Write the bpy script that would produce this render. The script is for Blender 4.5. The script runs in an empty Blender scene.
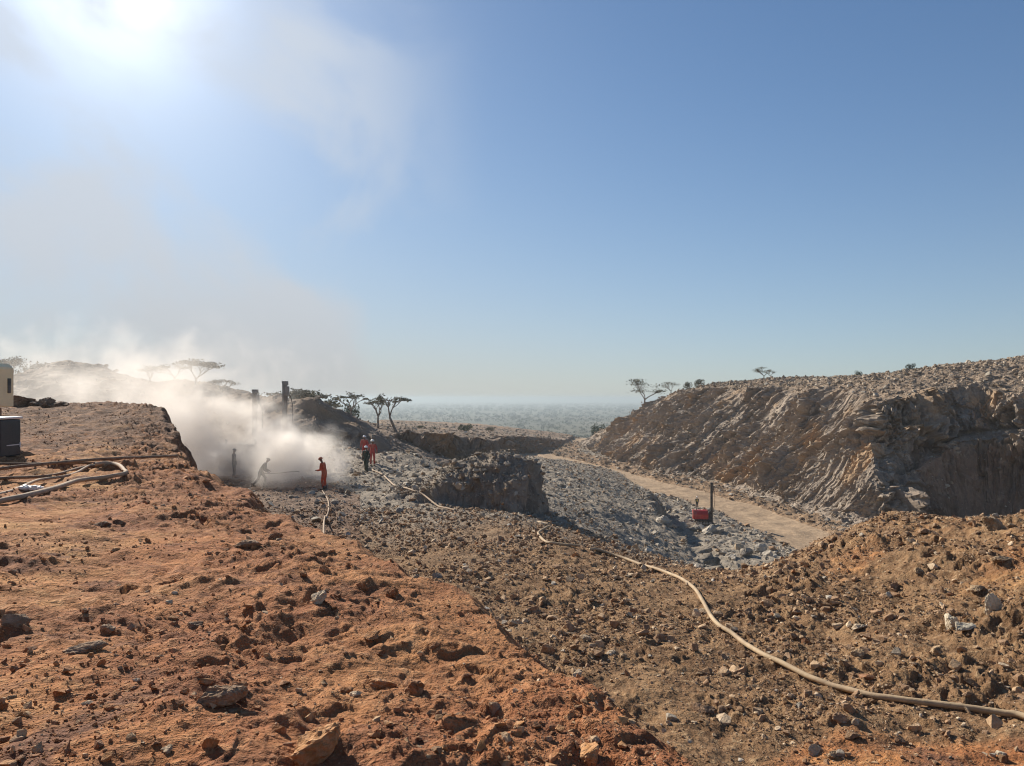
import bpy, bmesh, math, random, time
import numpy as np
from mathutils import Vector, Matrix, Euler
T0 = time.time()
random.seed(7); RNG = np.random.default_rng(11)
R = math.radians
FPX, HZ, CX = 773.0, 398.0, 512.0
scene = bpy.context.scene
COL = scene.collection

# ------------------------------------------------------------------ camera, light, exposure
cam_d = bpy.data.cameras.new('camera'); cam = bpy.data.objects.new('camera', cam_d); COL.objects.link(cam)
cam.location = (0, 0, 0); cam.rotation_euler = (R(90), 0, 0)
cam_d.sensor_width = 36; cam_d.lens = 36 * FPX / 1024
cam_d.shift_y = (HZ - 383) / 1024
cam_d.clip_start = 0.1; cam_d.clip_end = 80000
scene.camera = cam
SUN_AZ, SUN_EL = R(-27.5), R(26.5)      # azimuth from +Y towards +X
SUN = Vector((math.sin(SUN_AZ) * math.cos(SUN_EL), math.cos(SUN_AZ) * math.cos(SUN_EL), math.sin(SUN_EL)))
sd_ = bpy.data.lights.new('sun', 'SUN'); sun = bpy.data.objects.new('sun', sd_); COL.objects.link(sun)
sd_.energy = 4.9; sd_.angle = R(0.6); sd_.color = (1.0, 0.93, 0.82)
LAMP = Vector((math.sin(R(-40)) * math.cos(R(29)), math.cos(R(-40)) * math.cos(R(29)), math.sin(R(29))))
sun.rotation_euler = (-LAMP).to_track_quat('-Z', 'Y').to_euler(); sun.location = SUN * 100
scene.view_settings.view_transform = 'Standard'; scene.view_settings.look = 'None'
scene.view_settings.exposure = 0.62; scene.view_settings.gamma = 1.0; scene.view_settings.use_curve_mapping = False
cy = scene.cycles
cy.volume_step_rate = 1.0; cy.volume_max_steps = 128; cy.volume_bounces = 4; cy.max_bounces = 6
cy.diffuse_bounces = 3; cy.glossy_bounces = 1; cy.transparent_max_bounces = 6
cy.use_denoising = True; cy.use_adaptive_sampling = True; cy.adaptive_threshold = 0.02
cy.pixel_filter_type = 'BLACKMAN_HARRIS'; cy.filter_width = 1.15
cy.caustics_reflective = False; cy.caustics_refractive = False

class NT:
    """tiny node-tree helper"""
    def __init__(s, nt): s.nt = nt; nt.nodes.clear()
    def n(s, typ, **kw):
        nd = s.nt.nodes.new(typ)
        for k, v in kw.items():
            if k == 'inp':
                for a, b in v.items():
                    sock = nd.inputs[a]
                    if isinstance(b, bpy.types.NodeSocket): s.nt.links.new(b, sock)
                    else: sock.default_value = b
            else: setattr(nd, k, v)
        return nd
    def link(s, a, b): s.nt.links.new(a, b)
    def math(s, op, a, b=0.0, c=0.0, clamp=False):
        nd = s.n('ShaderNodeMath', operation=op, use_clamp=clamp)
        for i, v in enumerate((a, b, c)):
            if isinstance(v, bpy.types.NodeSocket): s.link(v, nd.inputs[i])
            else: nd.inputs[i].default_value = v
        return nd.outputs[0]
    def vmath(s, op, a, b=(0, 0, 0)):
        nd = s.n('ShaderNodeVectorMath', operation=op)
        for i, v in enumerate((a, b)):
            if isinstance(v, bpy.types.NodeSocket): s.link(v, nd.inputs[i])
            else: nd.inputs[i].default_value = v
        return nd
    def noise(s, vec, scale, detail=4, rough=0.55, dist=0.0):
        nd = s.n('ShaderNodeTexNoise', inp={'Vector': vec, 'Scale': scale, 'Detail': detail, 'Roughness': rough, 'Distortion': dist})
        return nd.outputs['Fac']
    def ramp(s, fac, a, b):
        nd = s.n('ShaderNodeMapRange', interpolation_type='SMOOTHSTEP', inp={'Value': fac, 'From Min': a, 'From Max': b})
        return nd.outputs[0]
    def mix(s, fac, a, b, mode='MIX'):
        nd = s.n('ShaderNodeMix', data_type='RGBA', blend_type=mode)
        for i, v in ((0, fac), (6, a), (7, b)):
            if isinstance(v, bpy.types.NodeSocket): s.link(v, nd.inputs[i])
            else: nd.inputs[i].default_value = v if i == 0 else (tuple(v) + (1,))[:4]
        return nd.outputs[2]

SH, SKT, G1, G2_, G3_, WISP, WC, LC = .045, (.75, .91, 1.07), 5.5, 2.3, .55, .85, (5.7, 6.2, 6.9), (4.35, 4.25, 4.12)
W = bpy.data.worlds.new('World'); scene.world = W; W.use_nodes = True
t = NT(W.node_tree)
sky = t.n('ShaderNodeTexSky', sky_type='NISHITA', sun_disc=False, sun_elevation=SUN_EL, sun_rotation=SUN_AZ,
          altitude=1100, air_density=1.0, dust_density=0.5, ozone_density=2.0)
tc = t.n('ShaderNodeTexCoord').outputs['Generated']
dirn = t.vmath('NORMALIZE', tc).outputs[0]
sep = t.n('ShaderNodeSeparateXYZ', inp={0: dirn})
dotn = t.vmath('DOT_PRODUCT', dirn, tuple(SUN)).outputs['Value']
dpos = t.math('MAXIMUM', dotn, 0.0)
# soft shoulder so that the aureole stays sky coloured
skc = t.vmath('DIVIDE', sky.outputs[0], t.vmath('ADD', t.vmath('MULTIPLY', sky.outputs[0], (SH, SH, SH)).outputs[0], (1, 1, 1)).outputs[0]).outputs[0]
skc = t.vmath('MULTIPLY', skc, SKT).outputs[0]
glow = t.math('ADD', t.math('MULTIPLY', t.math('POWER', dpos, 260), G1),
              t.math('ADD', t.math('MULTIPLY', t.math('POWER', dpos, 45), G2_), t.math('MULTIPLY', t.math('POWER', dpos, 14), G3_)))
glowc = t.mix(1.0, (1.0, 0.99, 0.97), t.n('ShaderNodeCombineColor', inp={0: glow, 1: glow, 2: glow}).outputs[0], 'MULTIPLY')
base = t.mix(1.0, skc, glowc, 'ADD')
# thin drifting dust high on the sun's side
bl = t.ramp(t.noise(t.vmath('MULTIPLY', dirn, (1.0, 1.0, 1.4)).outputs[0], 3.1, 6, 0.5, 0.5), 0.43, 0.60)
side = t.math('MULTIPLY', t.ramp(t.math('MULTIPLY', sep.outputs[0], -1.0), 0.02, 0.27), t.ramp(sep.outputs[2], .62, .42))
wisp = t.math('MULTIPLY', t.math('MULTIPLY', bl, side), WISP)
base = t.mix(wisp, base, WC)
# dusty air low down
low = t.math('POWER', t.math('SUBTRACT', 1.0, t.math('ABSOLUTE', sep.outputs[2]), clamp=True), 6.3)
lowside = t.math("ADD", 0.42, t.math("MULTIPLY", t.ramp(t.math("MULTIPLY", sep.outputs[0], -1.0), -0.5, 0.4), 0.5))
base = t.mix(t.math('MULTIPLY', low, lowside, clamp=True), base, LC)
bg = t.n('ShaderNodeBackground', inp={'Color': base, 'Strength': 0.074})
t.link(bg.outputs[0], t.n('ShaderNodeOutputWorld').inputs[0])

# ------------------------------------------------------------------ numeric helpers
_a = RNG.random(256) * 2 * np.pi
G2 = np.stack([np.cos(_a), np.sin(_a)], 1).astype(np.float32)
_v = RNG.normal(size=(256, 3)); G3 = (_v / np.linalg.norm(_v, axis=1)[:, None]).astype(np.float32)
def _h(*c):
    k = (374761393, 668265263, 2147483647, 1274126177)
    h = np.zeros_like(c[0], dtype=np.uint32)
    for q, m in zip(c, k): h = h + q.astype(np.int64).astype(np.uint32) * np.uint32(m & 0xffffffff)
    h ^= h >> np.uint32(13); h = h * np.uint32(1274126177); h ^= h >> np.uint32(16)
    return (h & np.uint32(255)).astype(np.int64)
def n2(x, y, seed=0):
    x = x + seed * 17.31; y = y - seed * 9.73
    xi = np.floor(x); yi = np.floor(y); fx = (x - xi).astype(np.float32); fy = (y - yi).astype(np.float32)
    u = fx * fx * fx * (fx * (fx * 6 - 15) + 10); v = fy * fy * fy * (fy * (fy * 6 - 15) + 10)
    def g(i, j):
        q = G2[_h(xi + i, yi + j)]
        return q[..., 0] * (fx - i) + q[..., 1] * (fy - j)
    a = g(0, 0); b = g(1, 0); c = g(0, 1); d = g(1, 1)
    return (a + u * (b - a) + v * (c + u * (d - c) - a - u * (b - a))) * 1.5
def n3(x, y, z, seed=0):
    x = x + seed * 17.31; z = z + seed * 5.1
    xi = np.floor(x); yi = np.floor(y); zi = np.floor(z)
    fx, fy, fz = [(q - w).astype(np.float32) for q, w in ((x, xi), (y, yi), (z, zi))]
    u, v, w = [f * f * f * (f * (f * 6 - 15) + 10) for f in (fx, fy, fz)]
    def g(i, j, k):
        q = G3[_h(xi + i, yi + j, zi + k)]
        return q[..., 0] * (fx - i) + q[..., 1] * (fy - j) + q[..., 2] * (fz - k)
    def L(a, b, t_): return a + t_ * (b - a)
    return L(L(L(g(0,0,0), g(1,0,0), u), L(g(0,1,0), g(1,1,0), u), v), L(L(g(0,0,1), g(1,0,1), u), L(g(0,1,1), g(1,1,1), u), v), w) * 1.5
def facet3(x, y, z, seed=0, tilt=.8):
    """angular broken-rock relief: nearest random centre, each with its own height and tilt"""
    x = x + seed * 13.7; xi = np.floor(x - .5); yi = np.floor(y - .5); zi = np.floor(z - .5); best = np.full(x.shape, 1e9, np.float32); out = np.zeros(x.shape, np.float32)
    for i in (0, 1):
        for j in (0, 1):
            for k in (0, 1):
                h = _h(xi + i, yi + j, zi + k); g = G3[h]; cx = x - (xi + i + .5 + .42 * g[:, 0]); cy_ = y - (yi + j + .5 + .42 * g[:, 1]); cz = z - (zi + k + .5 + .42 * g[:, 2])
                d = cx * cx + cy_ * cy_ + cz * cz; g2 = G3[(h * 7 + 31) & 255]; v = (g2[:, 1] * .5 + tilt * (cx * g2[:, 0] + cy_ * g2[:, 2] + cz * g[:, 1])).astype(np.float32)
                m = d < best; best = np.where(m, d, best); out = np.where(m, v, out)
    return out
def facet2(x, y, seed=0, tilt=1.35):
    x = x + seed * 13.7; xi = np.floor(x - .5); yi = np.floor(y - .5); wsum = np.full(x.shape, 1e-6, np.float32); out = np.zeros(x.shape, np.float32)
    for i in (0, 1):
        for j in (0, 1):
            h = _h(xi + i, yi + j); g = G3[h]; cx = x - (xi + i + .5 + .42 * g[:, 0]); cy_ = y - (yi + j + .5 + .42 * g[:, 1])
            d = cx * cx + cy_ * cy_; g2 = G3[(h * 7 + 31) & 255]; v = (g2[:, 1] * .26 + tilt * (cx * g2[:, 0] + cy_ * g2[:, 2])).astype(np.float32)
            w = np.exp(-16 * d).astype(np.float32); wsum += w; out += w * v
    return out / wsum
def sm(a, b, x):
    q = np.clip((x - a) / (b - a), 0, 1); return q * q * (3 - 2 * q)
def XY(px, d): return ((px - CX) / FPX * d, d)
def AL(px, d):
    x, y = XY(px, d); return math.atan2(x, y), math.log(math.hypot(x, y))
class TPS:
    def __init__(s, pts):
        P = np.array([AL(p[0], p[1]) for p in pts]); P[:, 0] *= 1.6
        z = np.array([p[2] for p in pts]); n = len(P)
        D = np.linalg.norm(P[:, None] - P[None], axis=2); K = s.phi(D) + 1e-4 * np.eye(n)
        A = np.zeros((n + 3, n + 3)); A[:n, :n] = K; A[:n, n] = 1; A[:n, n+1:] = P; A[n, :n] = 1; A[n+1:, :n] = P.T
        s.w = np.linalg.solve(A, np.r_[z, 0, 0, 0]); s.P = P
    @staticmethod
    def phi(r): return np.where(r > 1e-9, r * r * np.log(np.maximum(r, 1e-9)), 0)
    def __call__(s, x, y):
        a = np.clip(np.arctan2(x, y), -0.95, 0.95) * 1.6
        l = np.clip(np.log(np.maximum(np.hypot(x, y), 0.5)), s.P[:, 1].min() - .2, s.P[:, 1].max() + .4)
        o = s.w[-3] + s.w[-2] * a + s.w[-1] * l
        for (pa, pl), w in zip(s.P, s.w[:-3]):
            q = (a - pa) ** 2 + (l - pl) ** 2
            o = o + w * 0.5 * q * np.log(np.maximum(q, 1e-12))
        return o
def poly_sd(poly, x, y):
    """signed distance, negative inside a closed polygon"""
    d2 = np.full(x.shape, 1e18); ins = np.zeros(x.shape, bool); n = len(poly)
    for i in range(n):
        (ax, ay), (bx, by) = poly[i], poly[(i + 1) % n]
        ex, ey = bx - ax, by - ay; wx, wy = x - ax, y - ay
        h = np.clip((wx * ex + wy * ey) / (ex * ex + ey * ey), 0, 1)
        d2 = np.minimum(d2, (wx - ex * h) ** 2 + (wy - ey * h) ** 2)
        c = (ay > y) != (by > y)
        ins ^= c & (x < (bx - ax) * (y - ay) / ((by - ay) if by != ay else 1e-9) + ax)
    d = np.sqrt(d2); return np.where(ins, -d, d)
def line_d(pts, x, y):
    """distance and arc length to an open polyline"""
    best = np.full(x.shape, 1e18); s = np.zeros(x.shape); sgn = np.ones(x.shape); acc = 0
    for (ax, ay), (bx, by) in zip(pts[:-1], pts[1:]):
        ex, ey = bx - ax, by - ay; L = math.hypot(ex, ey); wx, wy = x - ax, y - ay
        h = np.clip((wx * ex + wy * ey) / (L * L), 0, 1)
        q = (wx - ex * h) ** 2 + (wy - ey * h) ** 2; m = q < best
        best = np.where(m, q, best); s = np.where(m, acc + h * L, s); sgn = np.where(m, np.sign(ex * wy - ey * wx), sgn); acc += L
    return np.sqrt(best), s, sgn
def smax(a, b, k):
    h = np.clip(0.5 + 0.5 * (a - b) / k, 0, 1); return b + (a - b) * h + k * h * (1 - h)

# ------------------------------------------------------------------ terrain layout (px column, distance, height)
T_plateau = TPS([(670,3.68,-1.72),(560,4.6,-1.72),(470,5.96,-1.72),(430,7.4,-1.73),(340,9.2,-1.74),(285,11.1,-1.74),(230,14.7,-1.74),
    (200,19.3,-1.72),(175,24.2,-1.66),(168,27.6,-1.35),(160,31.5,-.72),(145,35,-.42),(60,38,-.40),(0,38,-.36),(-150,38,-.3),(100,31,-1.05),
    (20,31,-1.0),(100,25,-1.55),(20,22,-1.62),(-150,22,-1.6),(0,12,-1.65),(0,6,-1.62),(250,6,-1.63),(100,9,-1.66),(300,3,-1.62),(0,3,-1.6),
    (512,2.5,-1.66),(700,2.2,-1.68),(60,50,-.6),(-150,50,-.5),(-150,8,-1.5)])
P_plateau = [XY(*p) for p in [(760,2.9),(670,3.68),(560,4.63),(500,5.4),(470,5.96),(430,7.4),(385,8.3),(340,9.2),(285,11.1),(255,12.6),(230,14.7),
    (200,19.3),(180,23.0),(172,27.0),(168,31),(160,35),(148,39),(100,43),(0,46)]] + [(-60,44),(-90,20),(-90,-60),(4,-60),(3.2,-2),(2.0,1.6)]
T_bench = TPS([(720,8.5,-4.2),(1024,9,-4.15),(850,9.5,-4.2),(600,11,-4.2),(1024,14,-3.55),(1150,14,-3.2),(900,12,-4.15),(900,16,-4.0),(885,23,-3.45),(915,22.8,-3.6),
    (952,22.2,-4.02),(985,21,-3.5),(1024,20,-3.1),(1150,18,-2.8),(850,22.5,-3.88),(820,22,-4.15),(790,21.5,-4.5),(720,21,-4.72),(660,21,-4.68),(600,22,-4.6),(590,24,-4.66),(540,27,-4.7),
    (720,14,-4.35),(560,16,-4.4),(450,14,-4.3),(400,20,-4.6),(450,25,-4.7),(350,30,-4.9),(480,32,-4.75),(262,44,-5.05),(325,41,-4.8),
    (364,52,-4.65),(405,58,-5.35),(455,56,-5.8),(380,62,-5.6),(430,47,-5.25),(300,60,-5),(200,50,-5),(100,60,-5),(380,45,-4.95),(440,45,-5.1),(500,45,-5.5),(200,30,-4.9),(250,25,-4.8),(60,30,-4.9),(-150,60,-4.9),(-100,110,-4.5),
    (560,30,-5.1),(592,31,-5.65),(560,45,-6.3),(620,45,-8.6),(650,45,-9.9),(600,70,-9.2),(640,70,-10.2),(660,72,-11.2),(680,60,-11.0),(698,54,-11.3),(705,40,-9.2),
    (560,90,-9),(600,110,-11.5),(560,150,-12.2),(540,190,-15.2),(640,110,-13.6),(650,137,-15.6),(500,80,-8.5),(480,140,-11),(720,30,-6.9),(760,23.5,-5.35),(800,24,-5.1),(720,24,-5.45),(680,24,-5.35),(640,25,-5.45),(760,30,-7.5),(1024,5,-4.1),(700,5,-4.1)])
P_bench = [XY(*p) for p in [(1250,19),(1150,20),(1024,21.5),(960,23),(880,24.5),(850,23.7),(800,23),(745,23.5),(718,28),(706,42),(698,54),(680,64),
    (655,78),(648,95),(655,125),(640,150),(560,195),(520,190),(500,110),(488,70),(465,64),(430,66),(380,68),(345,74),(330,95)]] + [(-60,150),(-200,150),(-200,-90),(120,-90),(60,5)]
P_hill = [XY(*p) for p in [(572,232),(590,205),(610,175),(635,160),(660,148),(700,138),(740,124),(780,110),(830,97),(868,91),(905,90),(935,95),(985,98),(1060,92),(1150,80)]] + [(110,60),(200,80),(220,260),(60,300)]
T_hill = TPS([(560,232,-14),(590,205,-12.5),(610,185,-8.6),(612,200,-5.6),(650,150,-6.2),(650,185,-1.0),(700,142,-7.4),(700,165,1.0),(745,128,-6.2),(765,150,2.4),
    (800,112,-4.8),(800,145,2.8),(850,103,-4.0),(850,135,3.1),(900,98,-3.2),(930,125,4.5),(1020,95,-2.0),(1020,118,5.5),(1150,85,-1.0),(1150,108,7.6),(880,112,.6),
    (700,200,1.2),(850,180,2.5),(1020,160,5),(640,240,-7),(800,250,-2),(1020,230,3),(1150,160,7),(1020,104,1.0),(930,104,0.2),(800,125,-.4),(700,152,-3.2)])
P_terr = [XY(*p) for p in [(310,108),(345,112),(372,108),(400,114),(440,113),(468,119),(482,116),(497,127),(500,150),(488,185),(300,200),(250,140)]]
T_terr = TPS([(310,108,-3.2),(345,112,-5.6),(372,108,-5.7),(400,114,-5.25),(440,113,-5.2),(468,119,-6.0),(497,127,-7.1),(350,125,-3.4),(400,135,-5.6),(440,160,-7.2),(488,185,-8.6),(300,180,-4.5)])
P_bank = [XY(*p) for p in [(420,186),(470,190),(520,206),(548,226),(563,246),(572,285),(480,320),(380,300)]]
T_bank = TPS([(420,186,-9.3),(470,190,-9.4),(520,206,-10.2),(548,226,-11.8),(563,246,-13.4),(480,280,-10.5),(572,285,-13.6)])
ROAD = [(33.5,60),(33.2,72),(33.0,80),(32.8,88),(31.6,106),(28,120),(22.6,134),(16.8,164),(9,192),(5.8,208),(6.4,222),(11,238),(19.7,262),(30,286),(45,320)]
OUTC = [XY(436,38),XY(470,37),XY(500,36.4),XY(524,36)]
_ang = [a for a in np.arange(-0.70, 0.70, 0.00132)]
_ang = np.array(list(np.arange(-math.pi, -1.25, .06)) + list(np.arange(-1.25, -0.70, .008)) + _ang + list(np.arange(0.70, 1.25, .008)) + list(np.arange(1.25, math.pi, .06)))
def rows():
    r = [0.7]
    while r[-1] < 40000:
        v = r[-1]
        if v < 2.6: q = v * .02
        elif v < 60: q = v * .0042
        elif v < 85: q = .22
        elif v < 132: q = .115
        elif v < 215: q = .22
        elif v < 300: q = .6
        else: q = v * .013
        r.append(v + q)
    return np.array(r)
_rad = rows(); NA, NR = len(_ang), len(_rad)
A_, R_ = np.meshgrid(_ang, _rad)          # rows = radius
X = (np.sin(A_) * R_).ravel(); Y = (np.cos(A_) * R_).ravel(); RR = R_.ravel(); PXA = CX + FPX * np.tan(np.clip(A_.ravel(), -1.2, 1.2))

def terrain(x, y):
    r = np.hypot(x, y)
    w1 = n2(x / 9, y / 9, 1); w2 = n2(x / 2.6, y / 2.6, 2); w3 = n2(x / .8, y / .8, 3)
    # quarry floor, then the slope down to the plain
    F = np.interp(r, [0, 108, 140, 285, 310, 400, 600, 1000, 1700, 5000, 40000], [-15.5, -15.5, -14.6, -14.6, -16.5, -24, -38, -50, -60, -68, -78])
    gd, _, _ = line_d([XY(668,80), XY(684,64), XY(706,52)], x, y); F = F - 1.6 * np.exp(-(gd / 3.2) ** 2)
    F = F + .22 * w1 * (r < 300) + .12 * w2 * (r < 300)
    F = F + sm(500, 2500, r) * 9 * n2(x / 1500, y / 900, 5) * np.clip(r / 6000, 0, 1)
    H = F; zone = np.zeros(x.shape, np.int8)          # 0 floor
    zone[r > 292] = 6
    rd, rs, rg = line_d(ROAD, x, y)
    road = 1 - sm(3.0, 4.0, rd + .5 * w2)
    road *= (r < 330)
    zone[(road > .5)] = 1
    rut = .10 * np.cos(rd * rg * 2.1 + .6 * w1) * road
    H = H * (1) - .12 * road + rut * .4
    # flank rubble windrows beside the road
    H = H + .9 * np.exp(-((rd - 5.2) / 1.1) ** 2) * (w2 * .5 + .55) * (rg < 0) * sm(62, 75, y) * (1 - sm(170, 190, y))
    def lay(H, zone, Z, sd, slope, code, k=.3):
        q = Z - slope * np.maximum(0, sd)
        zone[q > H] = code
        return smax(H, q, k)
    sdn = 1.0 * w1 + .55 * w2 + .22 * w3
    # far bank and terrace
    sk = poly_sd(P_bank, x, y) + sdn; H = lay(H, zone, T_bank(x, y), sk, 1.5, 5)
    st = poly_sd(P_terr, x, y) + sdn * .8; H = lay(H, zone, T_terr(x, y) + .2 * w1, st, 2.2, 5)
    # bench and ramp
    sb = poly_sd(P_bench, x, y)
    near = sm(60, 30, r) if False else 1 - sm(30, 60, r)
    sbn = sb + sdn * (1 - .55 * near)
    Zb = T_bench(x, y)
    Zb = Zb + (1 - near) * (.28 * w1 + .22 * w2) * sm(30, 60, r)
    # broken outcrop on the bench
    od, os_, og = line_d(OUTC, x, y)
    hgt = np.interp(os_, [0, 1.0, 2.0, 3.0, 3.8, 4.3], [.7, 1.35, 1.85, 2.25, 2.45, 2.35]) + .22 * n2(x / .9, y / .9, 77)
    o_ = hgt * np.clip(1 - np.maximum(0, od + .35 * w2 + .2 * w3 - .45) / np.where(x > .62, .75, 2.2), 0, 1) ** .62
    Zb = Zb + np.maximum(0, o_)
    # rubble piles behind it
    for px, d, h, rad in [(407,58,1.0,4.6),(350,62,1.0,4.0),(332,66,1.6,5),(455,50,.7,3.0),(432,55,.3,3)]:
        cx_, cy_ = XY(px, d); q = np.hypot(x - cx_, y - cy_) + .8 * w2
        Zb = Zb + h * np.exp(-(q / rad) ** 2 * 1.6)
    H = lay(H, zone, Zb, sbn, 1.35 + 1.2 * ((np.arctan2(x, y) > .15) & (r > 32)), 2, .2)
    # spoil hills on the left
    for seg, z0, sl in [([(-34,84),(-26.5,78),(-20.5,75.5)], .3, .62), ([(-19.5,76),(-17.5,80)], -2.0, .62), ([(-63,110),(-62,111)], 5.0, .34), ([(-58,112),(-49,112),(-43.5,110)], 2.3, .33),
                        ([(-90,120),(-76,112)], 2.0, .3), ([(-31,104),(-26,108)], -2.0, .6)]:
        q, _, _ = line_d(seg, x, y); Z = z0 + .5 * w1 + .3 * w2 - sl * np.maximum(0, np.sqrt(q * q + 1.5) - 1.2)
        zone[Z > H] = 5; H = smax(H, Z, .4)
    # plateau
    sa = poly_sd(P_plateau, x, y)
    san = sa + (.35 * w2 + .12 * w3) * sm(3, 10, r) + .10 * w3
    Za = T_plateau(x, y) + .09 * w2 * sm(2, 6, r)
    Za = Za - .10 * np.exp(np.minimum(0, sa) / .5) * sm(3, 8, r)
    sl = np.where(r > 22, 2.4, 1.0)
    H = lay(H, zone, Za, san - np.interp(r, [2, 8, 20], [.10, .22, .0]), sl, 3, .06)
    # big hill
    sh = poly_sd(P_hill, x, y)
    ins = -sh - .8 * w1 - .35 * w2
    an = CX + FPX * np.tan(np.clip(np.arctan2(x, y), -1.2, 1.2))
    face = np.interp(an, [560, 700, 800, 880, 960, 1100], [.9, .95, 1.1, 1.4, 3.2, 3.5])
    t_ = np.maximum(0, ins - 2.2 * sm(940, 880, an) - .3)
    z1 = np.interp(an + 14 * w2, [860, 895, 935, 960, 1020, 1150], [14, 3.2, 6.4, 8.2, 9.0, 9.5]); z1 = np.where(an < 878, 14, z1)
    tb = z1 / face; lw = .02 + 3.4 * sm(880, 945, an)
    up = np.where(t_ < tb, face * t_, z1 + np.minimum(t_ - tb, lw) * .42 + np.maximum(0, t_ - tb - lw) * (face * (1 - sm(900, 960, an)) + 1.7 * sm(900, 960, an)))
    Zf = -15.4 + .45 * np.clip(ins, 0, 2.6) + up
    Zt = T_hill(x, y) + .3 * w1 + .12 * w2
    Zh = np.minimum(Zf, Zt); k = 1.1; hh = np.clip(.5 + .5 * (Zt - Zf) / k, 0, 1); Zh = Zt + (Zf - Zt) * hh - k * hh * (1 - hh)
    m = (ins > 0) & (Zh > H); zone[m] = 4
    H = np.where(m, Zh, H)
    steep = m & (Zf < Zt + .8)
    lip = np.clip((Zf - Zt) / 3 + .5, 0, 1)
    return H, zone, dict(road=road, sa=sa, sb=sb, ins=ins, steep=steep, od=od, lip=lip, rd=rd, rlat=rd * rg, rs=rs, st=st, sk=sk)
Z, ZONE, AUX = terrain(X, Y)
print('base terrain', round(time.time() - T0, 1), NA, NR)

# ---- surface roughness
Z0 = Z.copy()
inbox = (np.abs(A_.ravel()) < 1.3) & (RR < 420)
x, y, r = X[inbox], Y[inbox], RR[inbox]; zn = ZONE[inbox]
dz = np.zeros(x.shape)
amp = {0: 1.3, 1: .3, 2: 1.0, 3: .8, 4: 1.8, 5: 1.2, 6: .5}
AMP = np.array([amp[i] for i in range(7)])[zn]
AMP = AMP * np.where(zn == 3, 1 + .9 * sm(13, 22, r), 1)
AMP = AMP * np.where((zn == 2) & (PXA[inbox] > 745) & (r > 12) & (r < 27), 1.6, 1)
AMP = AMP * np.where(zn == 2, 1 + .8 * sm(30, 70, r), 1)
rough_patch = np.clip(.24 + 1.1 * n2(x / 2.1, y / 2.1, 45) + .6 * n2(x / .7, y / .7, 46), .04, 1.3)
edge_ = AUX['sa'][inbox]; rough_patch = np.clip(rough_patch + .85 * ((zn == 3) * sm(-2.6, -.3, edge_ + .8 * n2(x / 1.3, y / 1.3, 49))), .04, 1.4)
rough_patch = np.where(zn == 3, rough_patch, np.clip(rough_patch + .35, 0, 1.4))
for lam, a, sd0 in [(1.7, .07, 21), (.75, .05, 22), (.33, .026, 23), (.15, .013, 24), (.07, .007, 25), (.035, .0035, 26)]:
    far = np.clip(lam / (r * .0045), 0, 1) ** 1.5
    dz += a * n2(x / lam, y / lam, sd0) * far
wxx = x + .12 * n2(x / .3, y / .3, 47); wyy = y + .12 * n2(x / .3, y / .3, 48)
for lam, a, sd0 in [(.62, .045, 27), (.30, .048, 28), (.14, .030, 29), (.07, .011, 30), (.033, .004, 31)]:
    far = np.clip(lam / (r * .004), 0, 1) ** 1.5
    q = facet2(wxx / lam, wyy / lam, sd0)
    dz += a * q * far * rough_patch
# pebbly mounds on floor and hill
for lam, a, sd0 in [(3.2, .22, 31), (1.5, .16, 32), (.7, .1, 33)]:
    dz += np.where((zn == 0) | (zn == 4) | (zn == 5), a * n2(x / lam, y / lam, sd0) * np.clip(lam / (r * .004), 0, 1) / 1.3, 0)
rdn = 1 - .85 * AUX['road'][inbox]
# trench-like slumps and a trodden edge on the near plateau
p3 = (zn == 3)
dz *= AMP * rdn * np.where(zn == 3, 1 - .45 * sm(-.35, .1, AUX['sa'][inbox]), 1)
dz += 0 * np.where(p3 & (r < 14), -.07 * np.maximum(0, n2(x / 1.1 + 3, y / .6, 61) - .15) * 2.0, 0)
Z[inbox] += dz
RP = np.zeros_like(X); RP[inbox] = np.clip(rough_patch, 0, 1)
# ---- rock faces: push broken ribs out sideways
gx = np.zeros_like(X); gy = np.zeros_like(X)
Zg = Z0.reshape(NR, NA)
dr = np.gradient(Zg, axis=0) / np.gradient(R_, axis=0)
da = np.gradient(Zg, axis=1) / (np.gradient(A_, axis=1) * R_)
sl = np.hypot(dr, da)
for _ in range(14):
    dr[1:-1] = (dr[:-2] + dr[1:-1] * 2 + dr[2:]) / 4; da[:, 1:-1] = (da[:, :-2] + da[:, 1:-1] * 2 + da[:, 2:]) / 4
sA, cA = np.sin(A_), np.cos(A_)
gx = (dr * sA + da * cA).ravel(); gy = (dr * cA - da * sA).ravel()
gn = np.hypot(gx, gy) + 1e-6
hillm = (ZONE == 4) & (RR < 300)
Wc = np.zeros_like(X)
Wc[hillm] = sm(.35, .85, gn[hillm]) * (1 - .75 * AUX['lip'][hillm])
o2 = ((ZONE == 2) & (AUX['od'] < 3.2) & (AUX['od'] > .0)); Wc[o2] = 1.0 * sm(.3, .9, gn[o2])
o5 = (ZONE == 5) & (RR < 260); Wc[o5] = .8 * sm(.5, 1.2, gn[o5])
o3 = (ZONE == 3) & (RR > 16); Wc[o3] = .25 * sm(.5, 1.4, gn[o3])
o6 = (ZONE == 2) & (RR > 40) & (X > 6); Wc[o6] = .55 * sm(.5, 1.2, gn[o6])
idx = np.where(Wc > .01)[0]
x, y, z = X[idx], Y[idx], Z[idx]
wa = (PXA[idx] > 893 + 10 * n2(x / 4, y / 4, 91))[:, None]      # ribs run up the dip of the face
ax = np.where(wa, np.array([[.10, .16, .98]]), np.array([[.66, -.16, .73]])); ax /= np.linalg.norm(ax, axis=1)[:, None]; ax = ax.T
wx_ = 1.6 * n3(x / 9, y / 9, z / 9, 92); x, y, z = x + wx_, y + .8 * n3(x / 6, y / 6, z / 6, 93), z + .6 * n3(x / 5, y / 5, z / 5, 94)
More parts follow.
